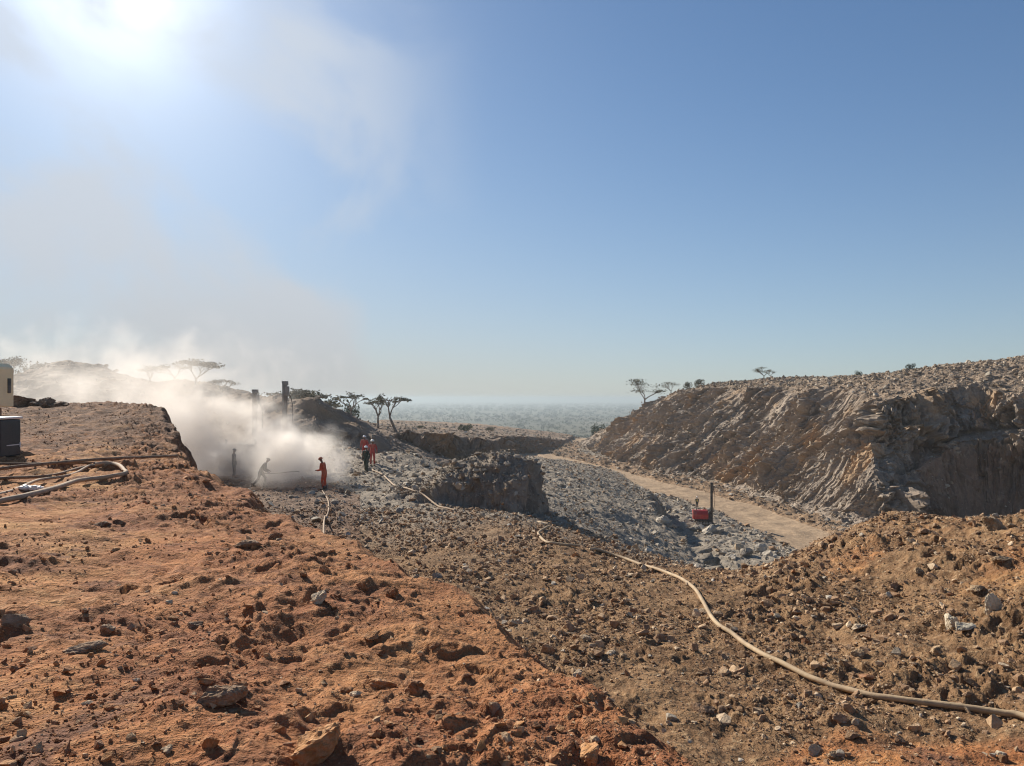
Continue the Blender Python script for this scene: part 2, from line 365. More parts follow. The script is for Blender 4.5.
q = (x * ax[0] + y * ax[1] + z * ax[2]) * .90
xs, ys, zs = x - q * ax[0], y - q * ax[1], z - q * ax[2]
rib = np.zeros(x.shape)
for lam, a, sd0 in [(8.0, 1.5, 1), (4.6, 1.5, 6), (3.0, 1.5, 2), (1.5, 1.35, 3), (.75, .85, 4), (.38, .42, 5)]:
    if lam > 5: rib += a * n3(xs / lam, ys / lam, zs / lam, sd0)
    else: rib += a * facet3(xs / lam, ys / lam, zs / lam, sd0)
blk = n3(x / 1.7, y / 1.7, z / 1.2, 9); rib += .8 * facet3(x / 1.7, y / 1.9, z / 1.5, 9)
nr_ = RR[idx] < 45; xn, yn, zn_ = x[nr_], y[nr_], z[nr_]
rib[nr_] = 1.3 * n3(xn / 1.6, yn / 1.6, zn_ / .9, 11) + .9 * facet3(xn / .8, yn / .8, zn_ / .45, 12) + .5 * facet3(xn / .36, yn / .36, zn_ / .2, 13) + .3 * facet3(xn / .17, yn / .17, zn_ / .12, 14) + .35 * n3(xn / 2.5, yn / 2.5, zn_ / .16, 15)
x, y, z = X[idx], Y[idx], Z[idx]
f = np.where(RR[idx] > 45, np.clip(.75 + 1.5 * n3(x / 11, y / 11, z / 8, 95), .3, 1.35), 1) * Wc[idx] * np.where(RR[idx] < 45, .21, .85) * np.where((PXA[idx] > 920) & (RR[idx] > 80) & (z < -6.5), .6, 1)
X[idx] -= gx[idx] / gn[idx] * rib * f; Y[idx] -= gy[idx] / gn[idx] * rib * f; Z[idx] += .28 * rib * f
RIB = np.zeros_like(X); RIB[idx] = rib * f
print('displaced', round(time.time() - T0, 1))

# ---- material zones
def zmask(c): return (ZONE == c).astype(np.float32)
w1 = n2(X / 3.1, Y / 3.1, 50); w2_ = n2(X / .9, Y / .9, 51)
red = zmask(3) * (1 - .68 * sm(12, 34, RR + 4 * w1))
red = np.maximum(red, zmask(2) * sm(2.4, .2, AUX['sa'] + 1.2 * w1) * (1 - sm(14, 22, RR)) if False else red)
near_spill = zmask(2) * (1 - sm(.1, 2.0, AUX['sa'] + 1.3 * w1 + .6 * w2_)) * (1 - sm(12, 22, RR)); red = np.maximum(red, near_spill * .85)
RP = np.clip(RP + .8 * zmask(3) * sm(-1.0, -.1, AUX['sa'] + 1.0 * w2_ + .6 * w1) * (RR < 22), 0, 1)
# orange flat at bottom right and orange clods on the berm
pxv = PXA
flat = zmask(2) * sm(760, 850, pxv + 60 * w1) * (1 - sm(9.3, 10.6, RR * np.cos(A_.ravel()) + .7 * w1)); red = np.maximum(red, .62 * flat)
berm = zmask(2) * sm(760, 860, pxv) * sm(14, 19, RR) * (1 - sm(26, 30, RR)) * np.clip(.5 + w1 * 1.2, 0, 1); red = np.maximum(red, .5 * berm)
grey = np.clip(zmask(0) * (1 - .75 * ((AUX['rlat'] < 0) & (AUX['rd'] < 12))) * (1 - AUX['road']) * 1.0 + zmask(2) * sm(21, 38, RR + 5 * w1) * .95, 0, 1)
yy = RR * np.cos(A_.ravel())
road = AUX['road'] * ((ZONE == 0) | (ZONE == 1))
cliff = zmask(4) + zmask(5) * .7 + ((ZONE == 2) & (AUX['od'] < 3.0)) * .35
dark = zmask(5) * .15 + zmask(2) * sm(520, 300, pxv) * 0
walldark = zmask(4) * sm(895, 930, pxv + 8 * w1) * (1 - sm(-7.0, -5.6, Z + .5 * w2_)) * (RR < 140)  # darker rock on the recess wall, its shade also put into the colour
slope_shade = ((ZONE == 2) & (pxv < 360) & (AUX['sa'] < 9) & (yy > 13)) * .7  # shade on the slope below the plateau edge, painted as darker ground
plain = zmask(6)
hi = zmask(4) * AUX['lip']           # stony top of the hill
ZA = np.stack([red, grey, road, cliff], 1).astype(np.float32)
ZB = np.stack([np.clip(np.maximum(np.maximum(dark, slope_shade), .5 * walldark) + zmask(3) * .8 * sm(12, 26, RR + 4 * w1), 0, 1), plain, hi, RP], 1).astype(np.float32)

# ------------------------------------------------------------------ ground material
def new_mat(name):
    m = bpy.data.materials.new(name); m.use_nodes = True
    return m, NT(m.node_tree)
def ground_material():
    m, t = new_mat('quarry_ground')
    pos = t.n('ShaderNodeNewGeometry').outputs['Position']
    za = t.n('ShaderNodeAttribute', attribute_name='zone_a'); zb = t.n('ShaderNodeAttribute', attribute_name='zone_b')
    sa = t.n('ShaderNodeSeparateColor', inp={0: za.outputs['Color']}).outputs; sb = t.n('ShaderNodeSeparateColor', inp={0: zb.outputs['Color']}).outputs
    n_big = t.noise(pos, .35, 4); n_mid = t.noise(pos, 1.7, 5, .6); n_fine = t.noise(pos, 9, 5, .65); n_peb = t.noise(pos, 34, 3, .6)
    def tone(a, b, c, lo=.4, hi=.62):
        k = t.mix(t.ramp(n_mid, lo, hi), a, b)
        return t.mix(t.ramp(n_fine, .5, .72), k, c)
    brown = tone((.18,.10,.05), (.285,.168,.085), (.41,.275,.155))
    redc = t.mix(t.ramp(n_big, .38, .6), tone((.31,.12,.048), (.45,.188,.072), (.54,.27,.12)), tone((.40,.185,.068), (.54,.28,.11), (.60,.355,.165)))
    redc = t.mix(t.ramp(t.noise(pos, 1.1, 6, .7, .6), .52, .66), redc, (.19, .088, .05))
    redc = t.mix(t.math('MULTIPLY', t.ramp(zb.outputs['Alpha'], .25, .75), .62), redc, tone((.23,.092,.044), (.32,.135,.06), (.41,.20,.10)))
    greyc = tone((.235,.195,.15), (.34,.285,.22), (.48,.415,.33), .42, .6)
    greyc = t.mix(t.math('MULTIPLY', t.ramp(n_big, .5, .7), .5), greyc, (.27,.22,.165))
    roadc = tone((.30,.21,.135), (.41,.29,.185), (.48,.36,.245))
    clf = t.mix(t.ramp(t.noise(t.vmath('MULTIPLY', pos, (1, 1, .6)).outputs[0], .22, 5, .6), .42, .6), (.26,.205,.158), (.38,.30,.23))
    clf = t.mix(t.ramp(t.noise(pos, .9, 6, .7), .5, .7), clf, (.55,.46,.355))
    clf = t.mix(t.ramp(t.noise(pos, .12, 3, .5), .55, .68), clf, (.46,.30,.17))
    clf = t.mix(t.math('MULTIPLY', t.ramp(n_fine, .35, .55), .35), clf, (.19,.155,.125))
    top = t.mix(t.ramp(n_mid, .4, .6), (.22,.155,.105), (.30,.22,.155)); top = t.mix(t.ramp(n_fine, .52, .66), top, (.38,.315,.24))
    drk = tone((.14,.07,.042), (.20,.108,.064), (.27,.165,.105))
    pn = t.noise(t.vmath('MULTIPLY', pos, (.5, 1, 1)).outputs[0], .006, 6, .65)
    pl = t.mix(t.ramp(pn, .42, .58), (.065,.066,.04), (.105,.092,.058)); pl = t.mix(t.ramp(t.noise(pos, .0015, 3), .56, .64), pl, (.16,.135,.09))
    c = brown
    c = t.mix(sa[1], c, greyc); c = t.mix(za.outputs['Alpha'], c, clf); c = t.mix(sb[2], c, top)
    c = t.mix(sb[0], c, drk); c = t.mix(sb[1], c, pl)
    edge = t.math('ADD', sa[2], t.math('MULTIPLY', t.math('SUBTRACT', n_mid, .5), .5)); c = t.mix(t.ramp(edge, .3, .7), c, roadc)
    edge = t.math('ADD', sa[0], t.math('MULTIPLY', t.math('SUBTRACT', n_mid, .5), .7)); c = t.mix(t.ramp(edge, .25, .65), c, redc)
    c = t.mix(t.math('MULTIPLY', t.ramp(n_peb, .58, .72), .35), c, t.mix(.5, c, (.5,.42,.33)))
    h = t.math('ADD', t.math('MULTIPLY', n_fine, .075), t.math('MULTIPLY', n_peb, .026))
    h = t.math('ADD', h, t.math('MULTIPLY', t.noise(pos, 110, 2, .6), .009))
    b1 = t.n('ShaderNodeBump', inp={'Strength': .9, 'Distance': 1.0, 'Height': h})
    b2 = t.n('ShaderNodeBump', inp={'Strength': .5, 'Distance': 1.0, 'Height': t.math('MULTIPLY', n_mid, .25), 'Normal': b1.outputs[0]})
    bs = t.n('ShaderNodeBsdfPrincipled', inp={'Base Color': c, 'Roughness': .95, 'Specular IOR Level': .15, 'Normal': b2.outputs[0]})
    t.link(bs.outputs[0], t.n('ShaderNodeOutputMaterial').inputs[0])
    return m
M_ground = ground_material()

def mesh_np(name, V, F, mat, k=None, smooth=True, attrs=None):
    me = bpy.data.meshes.new(name); F = np.asarray(F, np.int32); nf, kk = F.shape
    me.vertices.add(len(V)); me.vertices.foreach_set('co', np.asarray(V, np.float32).ravel())
    me.loops.add(nf * kk); me.loops.foreach_set('vertex_index', F.ravel())
    me.polygons.add(nf); me.polygons.foreach_set('loop_start', np.arange(0, nf * kk, kk, dtype=np.int32))
    me.polygons.foreach_set('use_smooth', np.full(nf, smooth))
    me.update(calc_edges=True)
    for an, arr in (attrs or {}).items():
        a = me.attributes.new(an, 'FLOAT_COLOR', 'POINT'); a.data.foreach_set('color', np.asarray(arr, np.float32).ravel())
    me.materials.append(mat)
    o = bpy.data.objects.new(name, me); COL.objects.link(o); return o
ii = np.arange(NR * NA).reshape(NR, NA)
quad = np.stack([ii[:-1, :-1], ii[1:, :-1], ii[1:, 1:], ii[:-1, 1:]], -1).reshape(-1, 4)[:, ::-1]
quad = np.concatenate([quad, np.stack([ii[:-1, -1], ii[1:, -1], ii[1:, 0], ii[:-1, 0]], -1)[:, ::-1]])
V = np.stack([X, Y, Z], 1)
names = {0: 'quarry_floor', 1: 'dirt_road', 2: 'rubble_bench', 3: 'soil_plateau', 4: 'rock_hill', 5: 'spoil_hill', 6: 'plain'}
zsm = ZONE[quad[:, 0]]
for c, nm in names.items():
    fq = quad[zsm == c]
    if c == 3:   # close the small hole under the camera
        ctr = len(V)
    used, inv = np.unique(fq, return_inverse=True)
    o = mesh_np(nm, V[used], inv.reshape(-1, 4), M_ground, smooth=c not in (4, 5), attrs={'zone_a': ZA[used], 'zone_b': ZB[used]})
    o['kind'] = 'structure'
o = mesh_np('soil_plateau_core', np.array([[0, 0, Z[:NA].mean()]] + [[X[i], Y[i], Z[i]] for i in range(0, NA, 8)]),
            np.array([[0, i + 1, (i + 1) % len(range(0, NA, 8)) + 1] for i in range(len(range(0, NA, 8)))])[:, ::-1], M_ground,
            attrs={'zone_a': np.tile([1, 0, 0, 0], (len(range(0, NA, 8)) + 1, 1)), 'zone_b': np.zeros((len(range(0, NA, 8)) + 1, 4))})
o.name = 'ground'; o['kind'] = 'structure'
print('terrain meshes', round(time.time() - T0, 1), len(V))

# ------------------------------------------------------------------ picking points on the terrain
VG = V.reshape(NR, NA, 3)
PYG = np.where(VG[..., 1] > .3, HZ - VG[..., 2] / np.maximum(VG[..., 1], .3) * FPX, 5000)
RUNMIN = np.minimum.accumulate(PYG, axis=0)
def at(px, py):
    c = int(np.argmin(np.abs(_ang - math.atan((px - CX) / FPX))))
    i = int(np.argmax(RUNMIN[:, c] <= py))
    return Vector(VG[i, c])
def ground_z(x_, y_):
    a = math.atan2(x_, y_); r_ = math.hypot(x_, y_)
    c = int(np.argmin(np.abs(_ang - a))); i = int(np.clip(np.searchsorted(_rad, r_), 0, NR - 1))
    return float(VG[i, c, 2])
def vis_mask():
    return PYG <= np.concatenate([np.full((1, NA), 9999), RUNMIN[:-1]]) + 2.0
# ------------------------------------------------------------------ materials for things
def simple(name, col, rough=.7, var=.25, scale=8, metal=0, bump=.3, spec=.4, dust=0):
    m, t = new_mat(name)
    pos = t.n('ShaderNodeTexCoord').outputs['Object']
    n_ = t.noise(pos, scale, 5, .6)
    c = t.mix(t.ramp(n_, .35, .65), tuple(v * (1 - var) for v in col), tuple(min(1, v * (1 + var)) for v in col))
    if dust:
        c = t.mix(t.math('MULTIPLY', t.ramp(t.noise(pos, scale * .4, 6, .7), .4, .62), dust), c, (.36, .25, .16))
    bp = t.n('ShaderNodeBump', inp={'Strength': bump, 'Distance': .02, 'Height': t.noise(pos, scale * 5, 3)})
    bs = t.n('ShaderNodeBsdfPrincipled', inp={'Base Color': c, 'Roughness': rough, 'Metallic': metal, 'Specular IOR Level': spec, 'Normal': bp.outputs[0]})
    t.link(bs.outputs[0], t.n('ShaderNodeOutputMaterial').inputs[0]); return m
def stone_mat(name, attr=None, cols=None):
    m, t = new_mat(name)
    pos = t.n('ShaderNodeNewGeometry').outputs['Position']
    if attr: c = t.n('ShaderNodeAttribute', attribute_name=attr).outputs['Color']
    else: c = t.mix(t.ramp(t.noise(pos, 3, 4), .4, .6), cols[0], cols[1])
    k = t.noise(pos, 22, 4, .65)
    c = t.mix(t.ramp(k, .35, .7), t.mix(1.0, c, (.78, .76, .74), 'MULTIPLY'), t.mix(.18, c, (.55, .47, .38)))
    bp = t.n('ShaderNodeBump', inp={'Strength': .7, 'Distance': .03, 'Height': t.noise(pos, 30, 4, .65)})
    bs = t.n('ShaderNodeBsdfPrincipled', inp={'Base Color': c, 'Roughness': .92, 'Specular IOR Level': .2, 'Normal': bp.outputs[0]})
    t.link(bs.outputs[0], t.n('ShaderNodeOutputMaterial').inputs[0]); return m
def tag(o, label, cat, group=None):
    o['label'] = label; o['category'] = cat
    if group: o['group'] = group
    return o
def stuff(o): o['kind'] = 'stuff'; return o
def link(name, me, parent=None, mat=None):
    if mat: me.materials.clear(); me.materials.append(mat)
    o = bpy.data.objects.new(name, me); COL.objects.link(o)
    if parent: o.parent = parent
    return o
def empty(name, loc, rz=0):
    o = bpy.data.objects.new(name, None); COL.objects.link(o); o.location = loc; o.rotation_euler = (0, 0, rz); o.empty_display_size = .3; return o
def bm_mesh(bm, name, smooth=False):
    me = bpy.data.meshes.new(name)
    for f in bm.faces: f.smooth = smooth
    bm.to_mesh(me); bm.free(); return me
def box(bm, c, s, rot=None, bev=0.0):
    r_ = bmesh.ops.create_cube(bm, size=1); vs = r_['verts']
    bmesh.ops.scale(bm, vec=s, verts=vs)
    if bev:
        es = list({e for v in vs for e in v.link_edges})
        q = bmesh.ops.bevel(bm, geom=es, offset=bev, segments=2, affect='EDGES', profile=.6); vs = list({v for f in q['faces'] for v in f.verts} | {v for v in vs if v.is_valid})
    if rot: bmesh.ops.rotate(bm, cent=(0, 0, 0), matrix=Euler(rot).to_matrix(), verts=vs)
    bmesh.ops.translate(bm, vec=c, verts=vs)
def cyl(bm, a, b, r1, r2=None, seg=12):
    a, b = Vector(a), Vector(b); d = b - a
    q = bmesh.ops.create_cone(bm, cap_ends=True, segments=seg, radius1=r1, radius2=r1 if r2 is None else r2, depth=d.length)
    mt = Matrix.Translation((a + b) / 2) @ d.to_track_quat('Z', 'Y').to_matrix().to_4x4()
    bmesh.ops.transform(bm, matrix=mt, verts=q['verts'])
def tube_mesh(pts, rad, name, seg=10, closed_ends=True):
    P = [Vector(p) for p in pts]; V_, F_ = [], []; up = Vector((0, 0, 1))
    for i, p in enumerate(P):
        d = (P[min(i + 1, len(P) - 1)] - P[max(i - 1, 0)]).normalized()
        s = d.cross(up); s = s.normalized() if s.length > 1e-4 else Vector((1, 0, 0)); u = s.cross(d)
        rr = rad[i] if isinstance(rad, (list, tuple)) else rad
        for k in range(seg):
            a = 2 * math.pi * k / seg; V_.append(p + (s * math.cos(a) + u * math.sin(a)) * rr)
    for i in range(len(P) - 1):
        for k in range(seg): F_.append((i * seg + k, i * seg + (k + 1) % seg, (i + 1) * seg + (k + 1) % seg, (i + 1) * seg + k))
    F_.append(tuple(range(seg - 1, -1, -1))); F_.append(tuple(range((len(P) - 1) * seg, len(P) * seg)))
    me = bpy.data.meshes.new(name); me.from_pydata([tuple(v) for v in V_], [], F_); me.update()
    me.polygons.foreach_set('use_smooth', [True] * len(me.polygons)); return me
def catmull(P, n=10):
    P = [Vector(p) for p in P]; P = [2 * P[0] - P[1]] + P + [2 * P[-1] - P[-2]]; o = []
    for i in range(1, len(P) - 2):
        p0, p1, p2, p3 = P[i - 1:i + 3]
        for k in range(n):
            s = k / n
            o.append(.5 * ((2 * p1) + (p2 - p0) * s + (2 * p0 - 5 * p1 + 4 * p2 - p3) * s * s + (3 * p1 - p0 - 3 * p2 + p3) * s ** 3))
    o.append(P[-2]); return o

# ------------------------------------------------------------------ loose stones
def hull_rock(n, flat, seed):
    rg = random.Random(seed); bm = bmesh.new()
    for _ in range(n):
        v = Vector([rg.gauss(0, 1) for _ in range(3)]).normalized() * rg.uniform(.8, 1.0)
        bm.verts.new((v.x, v.y * rg.uniform(.8, 1), v.z * flat))
    q = bmesh.ops.convex_hull(bm, input=bm.verts)
    bmesh.ops.delete(bm, geom=list({e for e in q['geom_interior'] + q['geom_unused'] if isinstance(e, bmesh.types.BMVert)}), context='VERTS')
    bmesh.ops.triangulate(bm, faces=bm.faces); bm.verts.ensure_lookup_table(); bm.verts.index_update()
    v = np.array([x_.co[:] for x_ in bm.verts]); f = np.array([[a.index for a in fc.verts] for fc in bm.faces]); bm.free(); return v, f
ROCKS = [hull_rock(11 + i % 5, [.55, .7, .85, .45][i % 4], 100 + i) for i in range(14)]
def rand_rot(n):
    q = RNG.normal(size=(n, 4)); q /= np.linalg.norm(q, axis=1)[:, None]; w, x_, y_, z_ = q.T
    return np.stack([1-2*(y_*y_+z_*z_), 2*(x_*y_-w*z_), 2*(x_*z_+w*y_), 2*(x_*y_+w*z_), 1-2*(x_*x_+z_*z_), 2*(y_*z_-w*x_),
                     2*(x_*z_-w*y_), 2*(y_*z_+w*x_), 1-2*(x_*x_+y_*y_)], 1).reshape(n, 3, 3)
def lay_flat(M, amt=.75):
    """tilt random orientations towards lying down: mostly yaw"""
    n = len(M); a = RNG.random(n) * 2 * np.pi; c, s = np.cos(a), np.sin(a); o = np.zeros(n)
    Yw = np.stack([c, -s, o, s, c, o, o, o, o + 1], 1).reshape(n, 3, 3)
    k = RNG.random(n) < amt
    t_ = RNG.normal(0, .3, n); ct, st_ = np.cos(t_), np.sin(t_)
    Tl = np.stack([o + 1, o, o, o, ct, -st_, o, st_, ct], 1).reshape(n, 3, 3)
    return np.where(k[:, None, None], Tl @ Yw, M)
M_stone = stone_mat('loose_stone', 'stone_colour')
PAL = {'red': [(.40,.18,.07),(.50,.25,.10),(.29,.125,.05),(.56,.36,.19)], 'brown': [(.37,.22,.12),(.50,.335,.195),(.24,.135,.066),(.66,.50,.33)],
       'grey': [(.36,.305,.24),(.47,.41,.325),(.27,.225,.17),(.62,.55,.45)], 'hill': [(.33,.25,.175),(.43,.34,.25),(.24,.18,.125),(.52,.44,.34)]}
def scatter(name, rowcol, sizes, pal, sink=.3, warm=None, smooth=False):
    n = len(sizes); rr_, cc = rowcol
    P = VG[rr_, cc].copy()
    jx = RNG.normal(0, 1, n) * .002 * np.hypot(P[:, 0], P[:, 1]); P[:, 0] += jx
    P[:, 2] += sizes * (.45 - sink)
    M = lay_flat(rand_rot(n)) * sizes[:, None, None]
    M = M * RNG.uniform(.65, 1.25, (n, 1, 3))
    colr = np.array([PAL[p][k] for p, k in zip(pal, RNG.choice(4, n, p=[.42, .28, .2, .10]))]) * RNG.uniform(.8, 1.15, (n, 1))
    Vs, Fs, Cs, off = [], [], [], 0
    var = RNG.integers(0, len(ROCKS), n)
    for k in range(len(ROCKS)):
        ids = np.where(var == k)[0]
        if not len(ids): continue
        v, f = ROCKS[k]
        vv = np.einsum('nij,vj->nvi', M[ids], v) + P[ids][:, None]
        Vs.append(vv.reshape(-1, 3)); Fs.append((f[None] + (np.arange(len(ids)) * len(v))[:, None, None]).reshape(-1, 3) + off)
        Cs.append(np.repeat(np.concatenate([colr[ids], np.ones((len(ids), 1))], 1), len(v), axis=0)); off += len(ids) * len(v)
    o = mesh_np(name, np.concatenate(Vs), np.concatenate(Fs), M_stone, smooth=smooth, attrs={'stone_colour': np.concatenate(Cs)})
    return stuff(o)
ZG = ZONE.reshape(NR, NA); dA = np.gradient(A_, axis=1); dRr = np.gradient(R_, axis=0)
front = (np.abs(A_) < .80); frz = (RED := red.reshape(NR, NA))
LIPG = AUX['lip'].reshape(NR, NA); ROADG = AUX['road'].reshape(NR, NA); RDG = AUX['rd'].reshape(NR, NA); RLAT = AUX['rlat'].reshape(NR, NA)
patch = (n2(X / 2.3, Y / 2.3, 70) + .5 * n2(X / .8, Y / .8, 71)).reshape(NR, NA)
def pick(mask, n, power):
    """random grid nodes, density falling with distance as r^-power per square metre"""
    w = np.where(mask & front, dA * dRr * R_ ** (1 - power), 0).ravel().astype(np.float64); w = np.cumsum(w); w /= w[-1]
    k = np.minimum(np.searchsorted(w, RNG.random(n)), NR * NA - 1); return k // NA, k % NA
def psize(rc, lo_px, lo_m, al, hi):
    r_ = _rad[rc[0]]; smin = np.maximum(lo_m, lo_px * r_ / FPX)
    return np.minimum(smin * (1 - RNG.random(len(r_))) ** (-1 / al), hi)
def keep(rc, p):
    m = RNG.random(len(rc[0])) < p[rc]; return rc[0][m], rc[1][m]
B2 = (ZG == 2)
YG = VG[..., 1]
# plateau
rc = pick((ZG == 3) & (R_ > 1.6), 70000, 1.85); rc = keep(rc, np.clip(.35 + 1.3 * patch, .08, 1)); s = psize(rc, .5, .005, 2.1, .045)
scatter('plateau_clods', rc, s, np.where(RNG.random(len(s)) < .8, 'red', 'brown'), .33)
# brown rubble bench in front
rc = pick(B2 & (YG < 34), 150000, 1.75); rc = keep(rc, np.clip(.72 + 1.3 * patch, .25, 1) * (1 - .75 * flat.reshape(NR, NA))); s = psize(rc, .58, .008, 2.2, .13)
scatter('bench_rubble', rc, s, np.where(RNG.random(len(s)) < .93, 'brown', np.where(RNG.random(len(s)) < .5, 'red', 'grey')), .25)
# pale rubble further off, then the quarry floor
gp = np.where(RNG.random(90000) < .75, 'grey', 'brown')
rc = pick(B2 & (YG >= 30) & (AUX['od'].reshape(NR, NA) > 1.5), 34000, 1.6); s = psize(rc, .6, .02, 2.2, .30)
scatter('pale_rubble', rc, s, gp[:len(s)], .3)
rc = pick((ZG == 0) & (ROADG < .3) & (R_ < 290) & (YG > 55), 42000, 1.5); rc = keep(rc, np.clip(.4 + 1.2 * patch + (np.abs(RDG - 5.2) < 1.5), .12, 1)); s = psize(rc, .6, .05, 2.1, .55)
scatter('floor_rubble', rc, s, np.where((RLAT[rc] < 0) & (RNG.random(len(s)) < .8), 'hill', gp[:len(s)]), .3)
# stony top and foot of the hill
rc = pick((ZG == 4) & ((LIPG > .6) | (AUX['ins'].reshape(NR, NA) < 3)) & (R_ < 260), 22000, 1.2); s = psize(rc, .6, .05, 2.1, .6)
scatter('hill_stones', rc, s, np.where(RNG.random(len(s)) < .8, 'hill', 'grey'), .3)
WcG = Wc.reshape(NR, NA); rc = pick((ZG == 4) & (R_ < 240), 34000, 1.2); rc = keep(rc, 1 - .45 * sm(.2, .7, WcG)); s = psize(rc, .55, .05, 2.3, .5)
scatter('hill_scree', rc, s, np.where(RNG.random(len(s)) < .9, 'hill', 'grey'), .3)
rc = pick(B2 & (AUX['od'].reshape(NR, NA) < 2.4), 4200, .6); s = psize(rc, .7, .03, 2.2, .28)
scatter('outcrop_rubble', rc, s, np.where(RNG.random(len(s)) < .6, 'hill', 'grey'), .3)
rc = pick((ZG == 5) & (R_ < 290), 7000, 1.2); s = psize(rc, .7, .06, 2.2, .6)
scatter('spoil_stones', rc, s, np.where(RNG.random(len(s)) < .7, 'hill', 'grey'), .4)

# ---- boulders one can point at, each a thing of its own
def boulder_mesh(seed, sx, sy, sz, sub=3, rough=1.0):
    v, f = ROCKS[seed % len(ROCKS)]; bm = bmesh.new()
    rg = random.Random(seed * 7 + 1); vs = [bm.verts.new(Vector(p) * rg.uniform(.9, 1.08)) for p in v]
    for a in f: bm.faces.new([vs[i] for i in a])
    bmesh.ops.bevel(bm, geom=list(bm.edges), offset=.05, segments=1, affect='EDGES')
    bmesh.ops.triangulate(bm, faces=bm.faces)
    for _ in range(sub): bmesh.ops.subdivide_edges(bm, edges=list(bm.edges), cuts=1, use_grid_fill=True)
    P = np.array([x_.co[:] for x_ in bm.verts]); o_ = seed * 3.7
    d = .13 * n3(P[:, 0] * 1.6 + o_, P[:, 1] * 1.6, P[:, 2] * 1.6, 3) + .13 * np.abs(n3(P[:, 0] * 4 + o_, P[:, 1] * 4, P[:, 2] * 7, 4)) + .05 * n3(P[:, 0] * 11 + o_, P[:, 1] * 11, P[:, 2] * 11, 5)
    N_ = P / np.linalg.norm(P, axis=1)[:, None]; P = (P + N_ * d[:, None] * rough) * np.array([sx, sy, sz])
    for x_, p in zip(bm.verts, P): x_.co = p
    me = bm_mesh(bm, 'rock'); return me
SM = {'greyd': stone_mat('darker_grey_stone', cols=((.24,.205,.165), (.37,.32,.26))), 'red': stone_mat('red_clod', cols=((.33,.145,.058), (.47,.225,.09))), 'orange': stone_mat('orange_clod', cols=((.42,.19,.07), (.56,.285,.115))),
      'pale': stone_mat('pale_stone', cols=((.48,.35,.22), (.62,.49,.34))), 'dark': stone_mat('dark_stone', cols=((.19,.105,.058), (.27,.16,.09))),
      'greyb': stone_mat('grey_brown_stone', cols=((.30,.18,.10), (.42,.27,.16))), 'grey': stone_mat('grey_stone', cols=((.44,.385,.31), (.64,.57,.47))),
      'brown': stone_mat('brown_stone', cols=((.30,.19,.10), (.43,.30,.175))), 'cream': stone_mat('cream_stone', cols=((.55,.46,.33), (.66,.58,.44)))}
def boulder(name, px, py, wpx, aspect, mat, label, group=None, seed=0, rz=0.0, sink=.35, sub=3, depth=.8):
    p = at(px, py); w = wpx * p.y / FPX / 2
    me = boulder_mesh(seed, w * 1.18, w * depth * 1.15, w * aspect * 1.75, sub)
    o = link(name, me, None, SM[mat]); o.location = (p.x, p.y + w * depth * .5, p.z + w * aspect * (.55 - sink)); o.rotation_euler = (random.uniform(-.1, .1), random.uniform(-.1, .1), rz)
    return tag(o, label, 'rock', group)
